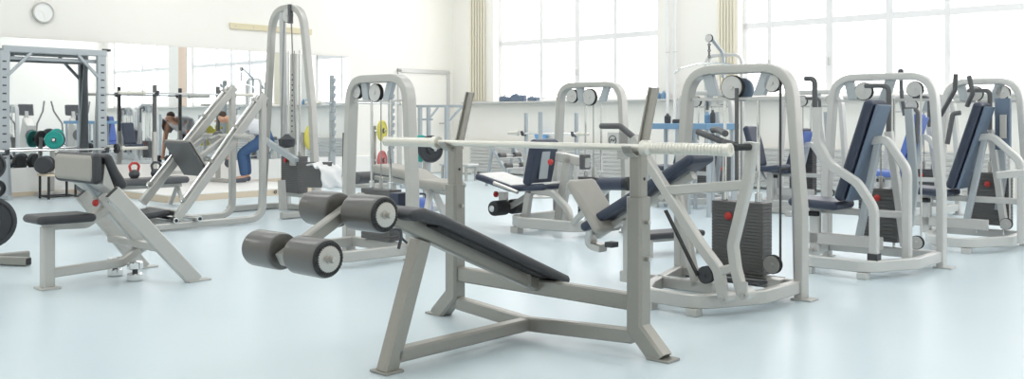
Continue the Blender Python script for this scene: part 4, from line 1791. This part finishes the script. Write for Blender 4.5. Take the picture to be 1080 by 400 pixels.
q0, q1 = at(350, 200, 15.3), at(412, 200, 15.9)
zb = CAMH + 0.016 * 15.5
t, n, d = stand_rack('notched_rack', q0, q1, 1.80, zb, 'tall grey squat rack with saw-toothed posts behind the tall cable tower', 0.0, 0.55, 'bluegrey', 'bluegrey', True, w=0.08)
mid = (q0 + q1) / 2
olympic_bar(Vector((mid.x, mid.y, zb)) - d * 1.02 + n * 0.065, Vector((mid.x, mid.y, zb)) + d * 0.95 + n * 0.065, 'thin barbell on the saw-toothed rack behind the tall cable tower', rl=0.28)
for k, (px, py, r, m_, lab) in enumerate(((328, 145, 0.20, 'yellow', 'yellow plate hanging beside the tall cable tower'),
                                          (403, 138, 0.17, 'yellow', 'yellow plate seen through the rounded cable machine, above the red plate'),
                                          (403, 169, 0.16, 'redplate', 'dull red plate seen through the rounded cable machine'))):
    ax_ = Vector((0.96, -0.28, 0))
    c = at(px, py, 15.0 + 0.1 * k)
    tt = None
    if k in (0, 1):
        tt = thing('plate_stand', ['grey plate post behind the tall cable tower', 'grey plate post behind the rounded cable machine'][k], 'plate stand', Vector((c.x, c.y + 0.06, 0)), 'plate posts at the back')
        pp = Vector((c.x - ax_.x * 0.14, c.y - ax_.y * 0.14, 0))
        b = MB()
        b.bar(pp, pp + ZZ * (c.z + 0.08), 0.055, 0.055, U)
        part('post', b, M['paint'], tt)
        b = MB()
        b.box(pp + ZZ * 0.03, 0.45, 0.4, 0.06, U, V, ZZ, 0.01)
        part('base', b, M['paint'], tt)
        keep = (pp, tt)
    else:
        pp, tt = keep
    c = Vector((pp.x + ax_.x * 0.14, pp.y + ax_.y * 0.14, c.z))
    b = MB()
    b.cyl(Vector((pp.x, pp.y, c.z)), c + ax_ * 0.06, 0.022, 10)
    part('peg', b, M['chrome'], tt)
    weight_plate(c, ax_, r, 0.05, m_, lab, 'coloured plates at the back', 'plateblack')

# adjustable bench behind the cable machine with two plates on a post
c = at(440, 184, 9.0)
AF = Frame((c.x, c.y))
g = lambda px, py, v=0.0: AF.hv(px, py, v)
t = thing('adjustable_bench', 'adjustable bench with pale grey bent pad behind the bench upright at left', 'weight bench', Vector((c.x, c.y, 0)))
b = MB()
b.pad([g(404, 177), g(436, 183), g(452, 193), g(480, 197)], 0.30, 0.085, V, 0.03, fil=0.12)
part('pad', b, M['greyvinyl'], t)
b = MB()
b.bar(g(412, 188), g(470, 203), 0.05, 0.05, V)
part('pad_beam', b, M['paint'], t)
for px in (414, 455):
    p = g(px, 196)
    for s in (-1, 1):
        b = MB()
        b.bar(Vector((p.x, p.y, p.z)), Vector((p.x, p.y, 0)) + V * s * 0.2 + U * (0.1 if px > 430 else -0.1), 0.06, 0.045, U)
        part('leg', b, M['white'], t)
b = MB()
p = g(392, 187)
b.cyl(p - V * 0.2, p + V * 0.2, 0.06, 18, 0.012)
part('leg_roller', b, M['darkgrey'], t)
b = MB()
b.bar(p, g(414, 190), 0.04, 0.04, V)
part('roller_arm', b, M['paint'], t)
p = fl(442, 230)
b = MB()
b.slab([Vector((p.x, p.y, 0)) + Vector((x, y, 0)) for x, y in ((-0.12, -0.15), (0.14, -0.15), (0.14, 0.15), (-0.12, 0.15))], ZZ * 0.22, 0.05)
t = thing('gym_bag', 'blue gym bag on the floor behind the adjustable bench', 'bag', Vector((p.x, p.y, 0)))
part('body', b, M['blue'], t)
b = MB()
b.rod([Vector((p.x - 0.06, p.y - 0.03, 0.215)), Vector((p.x - 0.05, p.y - 0.03, 0.27)), Vector((p.x + 0.07, p.y - 0.03, 0.27)), Vector((p.x + 0.08, p.y - 0.03, 0.215))], 0.012, 8, fil=0.03)
part('handle', b, M['navy'], t)

c = at(449, 157, 11.5)
t = thing('plate_stand', 'white plate post carrying a teal and a black plate beside the bench upright', 'plate stand', Vector((c.x, c.y, 0)))
ax_ = (U * 0.9 + V * 0.2).normalized()
b = MB()
pp = Vector((c.x, c.y, 0))
b.bar(pp, pp + ZZ * (c.z + 0.1), 0.06, 0.06, U)
part('post', b, M['paint'], t)
b = MB()
b.box(pp + ZZ * 0.03, 0.5, 0.45, 0.06, U, V, ZZ, 0.01)
part('base', b, M['paint'], t)
b = MB()
b.cyl(c - ax_ * 0.26, c + ax_ * 0.24, 0.024, 12)
part('peg', b, M['chrome'], t)
weight_plate(c + ax_ * 0.12 + U * 0.0, ax_, 0.165, 0.06, 'plateblack', 'black plate hanging beside the bench upright, right of the teal plate', 'plates on the white post')
weight_plate(c - ax_ * 0.13, ax_, 0.165, 0.05, 'teal', 'teal plate hanging behind the rounded cable machine', 'plates on the white post')

# white pull-up frame and low white benches at the far corner
q0, q1 = at(443, 190, 15.2), at(471, 190, 14.9)
t = thing('dip_frame', 'slender white frame with a long top bar near the far door', 'rack', Vector(((q0.x + q1.x) / 2, q0.y, 0)))
zt = CAMH + 0.0135 * 15
for p in (q0, at(452, 190, 15.8), q1):
    b = MB()
    b.bar(Vector((p.x, p.y, 0)), Vector((p.x, p.y, zt)), 0.06, 0.06, U)
    part('post', b, M['bluegrey'], t)
b = MB()
b.bar(at(434, 112, 15.3), at(497, 112, 14.7), 0.03, 0.04, ZZ)
part('top_bar', b, M['bluegrey'], t)
for a, e_ in (((462, 113), (452, 126)), ((487, 113), (473, 128))):
    b = MB()
    b.bar(at(*a, 15.0), at(*e_, 15.0), 0.03, 0.03, V)
    part('brace', b, M['bluegrey'], t)
b = MB()
b.bar(at(441, 126, 15.4), at(456, 126, 15.2), 0.03, 0.03, ZZ)
part('short_bar', b, M['bluegrey'], t)
b = MB()
for p in (q0, q1):
    b = MB()
    b.bar(Vector((p.x, p.y, 0.03)) - V * 0.4, Vector((p.x, p.y, 0.03)) + V * 0.4, 0.06, 0.06, ZZ)
    part('foot', b, M['bluegrey'], t)


def low_bench(p, L, h, axis, label, top='white', w=0.3, group=None):
    f = Frame((p.x, p.y), axis, Vector((-axis.y, axis.x, 0)))
    t = thing('low_bench', label, 'bench', f.w(0, 0, 0), group)
    b = MB()
    b.pad([f.w(-L / 2, 0, h - 0.025), f.w(0, 0, h - 0.025), f.w(L / 2, 0, h - 0.025)], w, 0.05, f.v, 0.018)
    part('seat', b, M[top], t)
    for u in (-L * 0.4, L * 0.4):
        b = MB()
        b.tube([f.w(u, -w * 0.4, 0), f.w(u, -w * 0.4, h - 0.06), f.w(u, w * 0.4, h - 0.06), f.w(u, w * 0.4, 0)], 0.04, 0.04, f.u, 0.02)
        part('leg_frame', b, M['paint'], t)
    b = MB()
    b.bar(f.w(-L * 0.4, 0, 0.12), f.w(L * 0.4, 0, 0.12), 0.03, 0.03, f.v)
    part('stretcher', b, M['paint'], t)
    return t


low_bench(fl(484, 190), 0.75, 0.30, U, 'low white bench by the far corner, seen left of the bench upright', 'white', group='low benches')
low_bench(fl(704, 268), 0.62, 0.19, (U * 0.3 - V * 0.9).normalized(), 'very low black padded bench seen just right of the front bench upright', 'vinyl', 0.24, group='low benches')

# bench press station in front of the far radiator
q0, q1 = at(555, 186, 14.6), at(608, 186, 13.9)
t, n, d = stand_rack('press_rack', q0, q1, 1.18, 0.87, 'grey bench press stand in front of the far radiator', 0.0, 0.55, 'bluegrey', 'paint', cat='rack', w=0.06)
mid = (q0 + q1) / 2
olympic_bar(Vector((mid.x, mid.y, 0.87)) - d * 0.82 + n * 0.07, Vector((mid.x, mid.y, 0.87)) + d * 0.8 + n * 0.07, 'short barbell on the grey press stand near the far radiator', rl=0.22)
p = at(570, 165, 13.2)
t = thing('pole_stand', 'single grey pole with round base in front of the blue basin', 'stand', Vector((p.x, p.y, 0)))
b = MB()
b.cyl(Vector((p.x, p.y, 0.02)), Vector((p.x, p.y, CAMH + 0.007 * 13.2)), 0.033, 14)
part('pole', b, M['bluegrey'], t)
b = MB()
b.lathe(Vector((p.x, p.y, 0)), ZZ, [(0, 0.2), (0.02, 0.2), (0.035, 0.06), (0.06, 0.05), (0.06, 0.0)], 24)
part('base', b, M['paint'], t)

# blue basin on the radiator
d0 = ray(570.5, 149)
s_ = RM.hv(570.5, 149, 0.15)
c = Vector((s_.x, s_.y, 0.646))
t = thing('basin', 'bright blue plastic basin standing on the far radiator cover', 'basin', c)
b = MB()
b.lathe(c, ZZ, [(0, 0.0), (0, 0.08), (0.01, 0.09), (0.15, 0.128), (0.16, 0.14), (0.165, 0.136), (0.155, 0.126), (0.02, 0.085), (0.015, 0.0)], 28)
bo = part('bowl', b, M['skyblue'], t)

# dumbbell rack with three dumbbells
p = fl(536, 196)
DF = Frame((p.x, p.y))
t = thing('dumbbell_rack', 'small sloping white dumbbell rack in front of the far radiator', 'rack', DF.w(0, 0, 0))
for v in (-0.25, 0.25):
    b = MB()
    b.tube([DF.w(0.2, v, 0.0), DF.w(0.15, v, 0.30), DF.w(-0.18, v, 0.68)], 0.05, 0.05, V, 0.05)
    part('side_frame', b, M['bluegrey'], t)
    b = MB()
    b.bar(DF.w(-0.25, v, 0.0), DF.w(-0.12, v, 0.6), 0.04, 0.04, V)
    part('rear_leg', b, M['bluegrey'], t)
for k in range(3):
    b = MB()
    uu, zz = 0.17 - k * 0.14, 0.30 + k * 0.16
    for s in (0.05, -0.05):
        b = MB()
        b.bar(DF.w(uu + s, -0.28, zz), DF.w(uu + s, 0.28, zz), 0.02, 0.02, ZZ)
        part('tray_bar', b, M['white'], t)
    dumbbell(DF.w(uu, 0.0, zz + 0.036), V, 0.05, 0.5, ['black dumbbell on the lowest tray of the small sloping rack', 'black dumbbell on the middle tray of the small sloping rack', 'black dumbbell on the top tray of the small sloping rack'][k], 'dumbbells on the sloping rack', 'stack')

# things on the window sill
def on_sill(px, w_=0.08):
    q = RM.hv(px, 104, w_)
    return Vector((q.x, q.y, SILL))


for k, (px, L, h, lab) in enumerate(((534, 0.30, 0.11, 'dark folded bag lying on the far window sill, leftmost of three'),
                                     (547, 0.34, 0.15, 'dark slumped bag on the far window sill, tallest of three'),
                                     (563, 0.24, 0.09, 'flat dark bag on the far window sill, rightmost of three'))):
    c = on_sill(px)
    t = thing('sports_bag', lab, 'bag', c, 'bags on the far window sill')
    b = MB()
    pts = [c - U * L / 2, c - U * L * 0.5 + ZZ * h * 0.75, c - U * L * 0.15 + ZZ * h, c + U * L * 0.2 + ZZ * h * 0.7, c + U * L * 0.5 + ZZ * h * 0.8, c + U * L / 2]
    b.slab([p - V * 0.05 for p in pts], V * 0.11, 0.02)
    part('body', b, M['slate'], t)
    b = MB()
    b.rod([c - U * L * 0.2 + ZZ * h * 0.9, c - U * L * 0.1 + ZZ * (h + 0.03), c + U * L * 0.12 + ZZ * (h + 0.02), c + U * L * 0.2 + ZZ * h * 0.7], 0.008, 6)
    part('strap', b, M['navy'], t)


def bottle(c, h, r, m_, label, group):
    t = thing('bottle', label, 'bottle', c, group)
    b = MB()
    b.lathe(c, ZZ, [(0, r * 0.8), (0.008, r), (h * 0.62, r), (h * 0.78, r * 0.5), (h * 0.88, r * 0.4), (h * 0.88, 0)], 18)
    part('body', b, M[m_], t)
    b = MB()
    b.cyl(c + ZZ * h * 0.88, c + ZZ * h, r * 0.48, 14)
    part('cap', b, M['white'], t)
    return t


for k, px in enumerate((694, 700)):
    bottle(on_sill(px), 0.14, 0.045, 'bluetop', ['pale blue bottle on the window sill by the pier, nearer the far corner', 'pale blue bottle on the window sill by the pier, nearer the pipes'][k], 'bottles on the sill')

# blue topped tables behind the incline press
for k, (pa, pb, Y0, Y1, lab) in enumerate((((679, 133), (716, 133), 11.6, 11.2, 'long blue table edge behind the bench upright, with a dark bottle on it'),
                                          ((722, 133), (747, 133), 10.9, 10.5, 'short blue table seen through the tall incline press arch'))):
    a, c = at(*pa, Y0), at(*pb, Y1)
    d = (c - a)
    d.z = 0
    L = d.length
    d.normalize()
    z = CAMH - 0.005 * Y0
    f = Frame(((a.x + c.x) / 2, (a.y + c.y) / 2), d, Vector((-d.y, d.x, 0)))
    t = thing('table', lab, 'table', f.w(0, 0.2, 0), 'blue topped tables')
    b = MB()
    b.box(f.w(0, 0.2, z - 0.035), L, 0.45, 0.07, f.u, f.v, ZZ, 0.008)
    part('top', b, M['bluetop'], t)
    for u in (-L * 0.42, L * 0.42):
        for v in (0.03, 0.37):
            b = MB()
            b.bar(f.w(u, v, 0), f.w(u, v, z - 0.07), 0.04, 0.04, f.u)
            part('leg', b, M['bluegrey'], t)
    if k == 0:
        bottle(f.w(-0.06, 0.2, z), 0.13, 0.04, 'iron', 'dark bottle on the long blue table behind the bench upright', None)
        bx = MB()
        tb_ = thing('case', 'small dark flat case on the long blue table', 'case', f.w(0.14, 0.2, z))
        bx.box(f.w(0.14, 0.2, z + 0.02), 0.16, 0.12, 0.04, f.u, f.v, ZZ, 0.008)
        part('body', bx, M['iron'], tb_)
        bx = MB()
        bx.box(f.w(0.14, 0.2, z + 0.044), 0.155, 0.115, 0.008, f.u, f.v, ZZ, 0.003)
        part('lid', bx, M['stack'], tb_)
    else:
        bottle(f.w(-0.06, 0.2, z), 0.15, 0.035, 'bluetop', 'blue bottle on the short blue table, left of the dark one', 'bottles on the short table')
        bottle(f.w(0.04, 0.2, z), 0.17, 0.03, 'iron', 'dark slim bottle on the short blue table', 'bottles on the short table')

# upright utility bench behind the incline press
p = fl(803, 224)
BF = Frame((p.x, p.y))
t = thing('upright_bench', 'upright navy bench with tall backrest seen through the big incline press arch', 'weight bench', BF.w(0, 0, 0))
g = lambda px, py, v=0.0: BF.hv(px, py, v)
b = MB()
b.pad([g(801, 176), g(797, 155), g(791, 133)], 0.28, 0.075, V, 0.028)
part('backrest', b, M['navy'], t)
b = MB()
b.pad([g(800, 177), g(812, 178), g(828, 176)], 0.32, 0.06, V, 0.024)
part('seat', b, M['navy'], t)
b = MB()
b.rod([g(822, 179, 0.2), g(832, 178, 0.2)], 0.016, 8)
part('grip', b, M['rubber'], t)
b = MB()
b.bar(g(812, 183), Vector((g(812, 183).x, g(812, 183).y, 0.05)), 0.06, 0.06, V)
part('post', b, M['paint'], t)
b = MB()
b.bar(BF.w(-0.4, 0, 0.04), BF.w(0.45, 0, 0.04), 0.06, 0.07, ZZ)
part('base_rail', b, M['paint'], t)
for u in (-0.4, 0.45):
    b = MB()
    b.bar(BF.w(u, -0.25, 0.03), BF.w(u, 0.25, 0.03), 0.06, 0.06, ZZ)
    part('foot', b, M['paint'], t)
b = MB()
b.bar(g(806, 190), g(787, 150), 0.05, 0.05, V)
part('back_strut', b, M['white'], t)

# further press machines along the windows
press_machine(Vector((0.174 * 12.6, 12.6, 0)), 0.86, 1.43, 'white machine arch near the windows, seen through the big incline press', 'white press machines', pads='navy', swan=False, name='chest_press_machine', stv=0.0, pt=1.0)
press_machine(Vector((0.283 * 12.2, 12.2, 0)), 0.86, 1.43, 'white machine with grey weight stack seen between the two press arches at right', 'white press machines', pads='navy', back='blue', swan=False, name='chest_press_machine', n=22, stv=0.25, du=0.05, pt=0.98)
p9 = press_machine(Vector((0.395 * 11.4, 11.4, 0)), 0.82, 1.36, 'white machine with blue pads half hidden behind the swan-neck press machine', 'white press machines', pads='blue', back='blue', swan=False, name='chest_press_machine', n=12, stv=-0.02, pt=1.15)
f9 = Frame((0.395 * 11.4, 11.4))
b = MB()
b.rod([f9.hv(950, 77, 0.3), f9.hv(951, 100, 0.3), f9.hv(954, 122, 0.3)], 0.022, 10, fil=0.05)
gp = part('grip_bar', b, M['darkgrey'], p9)
b = MB()
q = f9.hv(950, 76, 0.3)
b.lathe(q - ZZ * 0.03, ZZ, [(0, 0.02), (0.01, 0.032), (0.05, 0.032), (0.065, 0.02), (0.065, 0)], 14)
part('grip_knob', b, M['iron'], gp)
b = MB()
b.rod([f9.hv(955, 115, 0.6), f9.hv(968, 115, 0.6), f9.hv(967, 150, 0.6), f9.hv(961, 154, 0.6)], 0.022, 10, fil=0.06)
part('grip_bar', b, M['darkgrey'], p9)

# tall lat pulldown by the windows
c = at(768, 200, 14.6)
PF = Frame((c.x - 0.28, c.y + 0.26))
t = thing('lat_pulldown', 'tall pale lat pulldown at the window pier with a long curved bar', 'gym machine', PF.w(0.28, 0, 0))
HP = CAMH + 0.068 * 14.4
b = MB()
pts = fillet([PF.w(0, 0, 0), PF.w(0, 0, HP), PF.w(0.62, 0, HP), PF.w(0.62, 0, 0)], 0.16, 8)
b.sweep(pts, rsec(0.05, 0.07, 0.012, 2), V)
part('frame_arch', b, M['white'], t)
b = MB()
tip = at(748, 42, 14.4)
b.tube([PF.w(0.31, 0.02, HP - 0.35), PF.w(0.31, 0.02, HP + 0.02), Vector((tip.x, tip.y, HP + 0.28))], 0.055, 0.05, V, 0.12)
part('boom', b, M['bluegrey'], t)
b = MB()
e = Vector((tip.x, tip.y, HP + 0.28))
pulley(t, e - ZZ * 0.04, 0.06, V, 'white')
b = MB()
b.cyl(e - ZZ * 0.08, e - ZZ * 0.42, 0.006, 6, 0)
part('cable', b, M['cable'], t)
for k in range(5):
    b = MB()
    b.torus(e - ZZ * (0.14 + k * 0.045), U if k % 2 else V, 0.02, 0.007, 10, 6)
    part('chain_link', b, M['iron'], t)
b = MB()
wb = e - ZZ * 0.42
b.rod([wb - U * 0.62 - ZZ * 0.13, wb - U * 0.5 - ZZ * 0.06, wb - U * 0.2, wb + U * 0.2, wb + U * 0.5 - ZZ * 0.06, wb + U * 0.62 - ZZ * 0.13], 0.015, 8, fil=0.1)
part('pull_bar', b, M['chrome'], t)
b = MB()
b.bar(PF.w(0.31, 0.0, 0.035), PF.w(0.31, 1.1, 0.035), 0.06, 0.07, U)
part('base_rail', b, M['white'], t)
b = MB()
b.pad([PF.w(0.31, 0.55, 0.48), PF.w(0.31, 0.75, 0.48), PF.w(0.31, 0.95, 0.48)], 0.32, 0.06, U, 0.024)
se = part('seat', b, M['blue'], t)
b = MB()
b.bar(PF.w(0.31, 0.75, 0.06), PF.w(0.31, 0.75, 0.45), 0.06, 0.06, U)
part('seat_post', b, M['white'], t)
wstack(t, PF, 0.31, 0.0, 0.1, 14, 0.3, 0.12, 0.03, kz=0.5, rods=1.7)

# elliptical trainer across the room, seen in the mirror
EF = Frame(RM.w(14.6, 1.9, 0), -U, -V)
t = thing('elliptical_trainer', 'elliptical trainer reflected in the mirror at far left, behind the teal plate', 'elliptical trainer', EF.w(0, 0, 0), 'elliptical trainers')
ell = t
for v in (-0.12, 0.12):
    b = MB()
    b.bar(EF.w(-0.8, v, 0.05), EF.w(0.7, v, 0.05), 0.06, 0.05, ZZ)
    part('floor_rail', b, M['stack'], t)
b = MB()
b.slab([EF.w(0.25, -0.14, 0.06), EF.w(0.85, -0.14, 0.06), EF.w(0.85, -0.14, 0.9), EF.w(0.55, -0.14, 1.12), EF.w(0.3, -0.14, 0.5)], EF.v * 0.28, 0.04)
fh = part('flywheel_housing', b, M['paint'], t)
b = MB()
b.lathe(EF.w(0.855, 0, 0.62), EF.u, [(0, 0.0), (0, 0.17), (0.02, 0.17), (0.03, 0.14), (0.03, 0.05), (0.045, 0.05), (0.045, 0)], 28)
part('round_cover', b, M['stack'], fh)
b = MB()
b.bar(EF.w(0.55, 0, 0.6), EF.w(0.45, 0, 1.3), 0.1, 0.1, EF.v)
part('mast', b, M['paint'], t)
b = MB()
b.slab([EF.w(0.40, -0.2, 1.2), EF.w(0.5, -0.2, 1.18), EF.w(0.44, -0.2, 1.5), EF.w(0.36, -0.2, 1.48)], EF.v * 0.4, 0.02)
part('console', b, M['iron'], t)
for s in (-1, 1):
    b = MB()
    b.rod([EF.w(0.45, s * 0.26, 0.45), EF.w(0.45, s * 0.30, 0.95), EF.w(0.35 + s * 0.08, s * 0.46, 1.3), EF.w(0.3 + s * 0.08, s * 0.52, 1.6)], 0.022, 10, fil=0.08)
    part('moving_handle', b, M['stack'], t)
    b = MB()
    b.bar(EF.w(0.5, s * 0.2, 0.32 + s * 0.06), EF.w(-0.75, s * 0.2, 0.22 - s * 0.06), 0.05, 0.05, EF.v)
    pb_ = part('pedal_arm', b, M['paint'], t)
    b = MB()
    b.box(EF.w(-0.3, s * 0.2, 0.32), 0.36, 0.15, 0.04, EF.u, EF.v, ZZ, 0.01)
    part('pedal', b, M['rubber'], pb_)
dup(ell, Vector(EF.w(0.15, -1.35, 0)), 'elliptical trainer reflected at the very left end of the mirror', 'elliptical trainers')
# ------------------------------------------------------------------ person in jeans bending over near the mirror
def skin_mesh(verts, edges, name, parent, m, sub=2):
    """verts: list of (point, radius); a continuous skinned surface"""
    org = ROOT[parent.name] if parent else Vector((0, 0, 0))
    me = bpy.data.meshes.new(name)
    me.from_pydata([Vector(p) - org for p, r in verts], edges, [])
    o = bpy.data.objects.new(name, me)
    COL.objects.link(o)
    sk = o.modifiers.new('skin', 'SKIN')
    for i, (p, r) in enumerate(verts):
        rr = r if isinstance(r, tuple) else (r, r)
        me.skin_vertices[0].data[i].radius = rr
        me.skin_vertices[0].data[i].use_root = (i == 0)
    sk.use_smooth_shade = True
    sb = o.modifiers.new('smooth', 'SUBSURF')
    sb.levels = sb.render_levels = sub
    dg = bpy.context.evaluated_depsgraph_get()
    dg.update()
    ev = o.evaluated_get(dg)
    new = bpy.data.meshes.new_from_object(ev)
    o.modifiers.clear()
    o.data = new
    new.materials.clear()
    new.materials.append(m)
    for p in new.polygons:
        p.use_smooth = True
    if parent:
        o.parent = parent
        ROOT[o.name] = org
    return o


PY = 14.85
FD = Vector((-0.96, -0.28, 0)).normalized()         # facing
SD = Vector((-FD.y, FD.x, 0))
if SD.y > 0:
    SD = -SD                                         # SD: towards the camera
P0 = Vector(((256 - 540) / F * PY, PY, 0.103))
person = thing('person', 'person in white shirt and blue jeans bending over behind the leg press', 'person', P0)


def pp(f, s, z):
    return P0 + FD * f + SD * s + ZZ * z


hipc = pp(-0.42, 0, 0.76)
chest = pp(0.02, 0, 0.93)
neck = pp(0.17, 0, 0.97)
V_, E_ = [], []


def add(p, r, prev=None):
    V_.append((p, r))
    if prev is not None:
        E_.append((prev, len(V_) - 1))
    return len(V_) - 1


# body
i0 = add(hipc, (0.10, 0.10))
i1 = add(pp(-0.22, 0, 0.84), (0.09, 0.09), i0)
i2 = add(chest, (0.10, 0.10), i1)
i3 = add(neck, (0.055, 0.06), i2)
i4 = add(pp(0.25, 0, 0.99), (0.055, 0.055), i3)
i5 = add(pp(0.31, 0, 1.0), (0.095, 0.08), i4)
i6 = add(pp(0.36, 0, 0.965), (0.08, 0.07), i5)
legs = {}
for s in (-1, 1):
    a = add(pp(-0.40, s * 0.09, 0.70), (0.09, 0.095), i0)
    k = add(pp(0.0 + 0.03 * s, s * 0.13, 0.46), (0.06, 0.065), a)
    c_ = add(pp(-0.03 + 0.03 * s, s * 0.13, 0.30), (0.055, 0.058), k)
    an = add(pp(-0.05 + 0.03 * s, s * 0.13, 0.085), (0.038, 0.04), c_)
    to = add(pp(0.12 + 0.03 * s, s * 0.15, 0.035), (0.03, 0.038), an)
    sh = add(pp(0.08, s * 0.19, 0.93), (0.052, 0.052), i2)
    el = add(pp(0.10, s * 0.23, 0.66), (0.042, 0.042), sh)
    wr = add(pp(0.20, s * 0.2, 0.43), (0.028, 0.03), el)
    hd = add(pp(0.21, s * 0.2, 0.37), (0.022, 0.035), wr)
    for f in range(4):
        k1 = add(pp(0.215 + 0.012 * (f % 2), s * 0.2 + (f - 1.5) * 0.019, 0.325), 0.009, hd)
        add(pp(0.185, s * 0.2 + (f - 1.5) * 0.019, 0.30 + 0.004 * f), 0.008, k1)
    th = add(pp(0.235, s * 0.165, 0.36), 0.010, hd)
    add(pp(0.235, s * 0.16, 0.325), 0.009, th)
skin_mesh(V_, E_, 'body', person, M['skin'])
# shirt
V_, E_ = [], []
i0 = add(pp(-0.36, 0, 0.80), (0.14, 0.15))
i1 = add(pp(-0.2, 0, 0.85), (0.14, 0.14), i0)
i2 = add(chest, (0.15, 0.15), i1)
i3 = add(pp(0.13, 0, 0.965), (0.12, 0.12), i2)
for s in (-1, 1):
    sh = add(pp(0.075, s * 0.19, 0.925), (0.105, 0.105), i2)
    add(pp(0.09, s * 0.215, 0.76), (0.075, 0.075), sh)
skin_mesh(V_, E_, 'shirt', person, M['shirt'])
# jeans
V_, E_ = [], []
i0 = add(pp(-0.43, 0, 0.76), (0.125, 0.15))
add(pp(-0.33, 0, 0.80), (0.12, 0.145), i0)
for s in (-1, 1):
    a = add(pp(-0.40, s * 0.09, 0.70), (0.105, 0.105), i0)
    k = add(pp(0.0 + 0.03 * s, s * 0.13, 0.46), (0.075, 0.078), a)
    c_ = add(pp(-0.03 + 0.03 * s, s * 0.13, 0.30), (0.072, 0.072), k)
    add(pp(-0.05 + 0.03 * s, s * 0.13, 0.09), (0.062, 0.062), c_)
skin_mesh(V_, E_, 'jeans', person, M['jeans'])
for s in (-1, 1):
    V_, E_ = [], []
    a = add(pp(-0.10 + 0.03 * s, s * 0.13, 0.045), (0.042, 0.044))
    b_ = add(pp(0.02 + 0.03 * s, s * 0.14, 0.05), (0.042, 0.046), a)
    add(pp(0.14 + 0.03 * s, s * 0.15, 0.035), (0.032, 0.045), b_)
    skin_mesh(V_, E_, 'shoe', person, M['shoe'])
V_, E_ = [], []
a = add(pp(0.245, 0, 1.035), (0.06, 0.06))
b_ = add(pp(0.30, 0, 1.05), (0.085, 0.082), a)
add(pp(0.36, 0, 1.035), (0.06, 0.065), b_)
skin_mesh(V_, E_, 'hair', person, M['hair'])
for s in (-1, 1):
    b = MB()
    b.lathe(pp(0.305, s * 0.076, 0.99), SD * s, [(0, 0.024), (0.012, 0.026), (0.018, 0.018), (0.018, 0)], 12)
    part('ear', b, M['skin'], person)
b = MB()
b.lathe(pp(0.40, 0, 0.965), FD - ZZ * 0.6, [(0, 0.018), (0.03, 0.01), (0.034, 0)], 10)
part('nose', b, M['skin'], person)
for k, s in enumerate((-1, 1)):
    dumbbell(pp(0.205, s * 0.2, 0.31), SD, 0.065, 0.26, ['dark dumbbell in the hand of the bending person, the one nearer the mirror', 'dark dumbbell in the hand of the bending person, the one nearer the camera'][k], 'dumbbells in the hands')
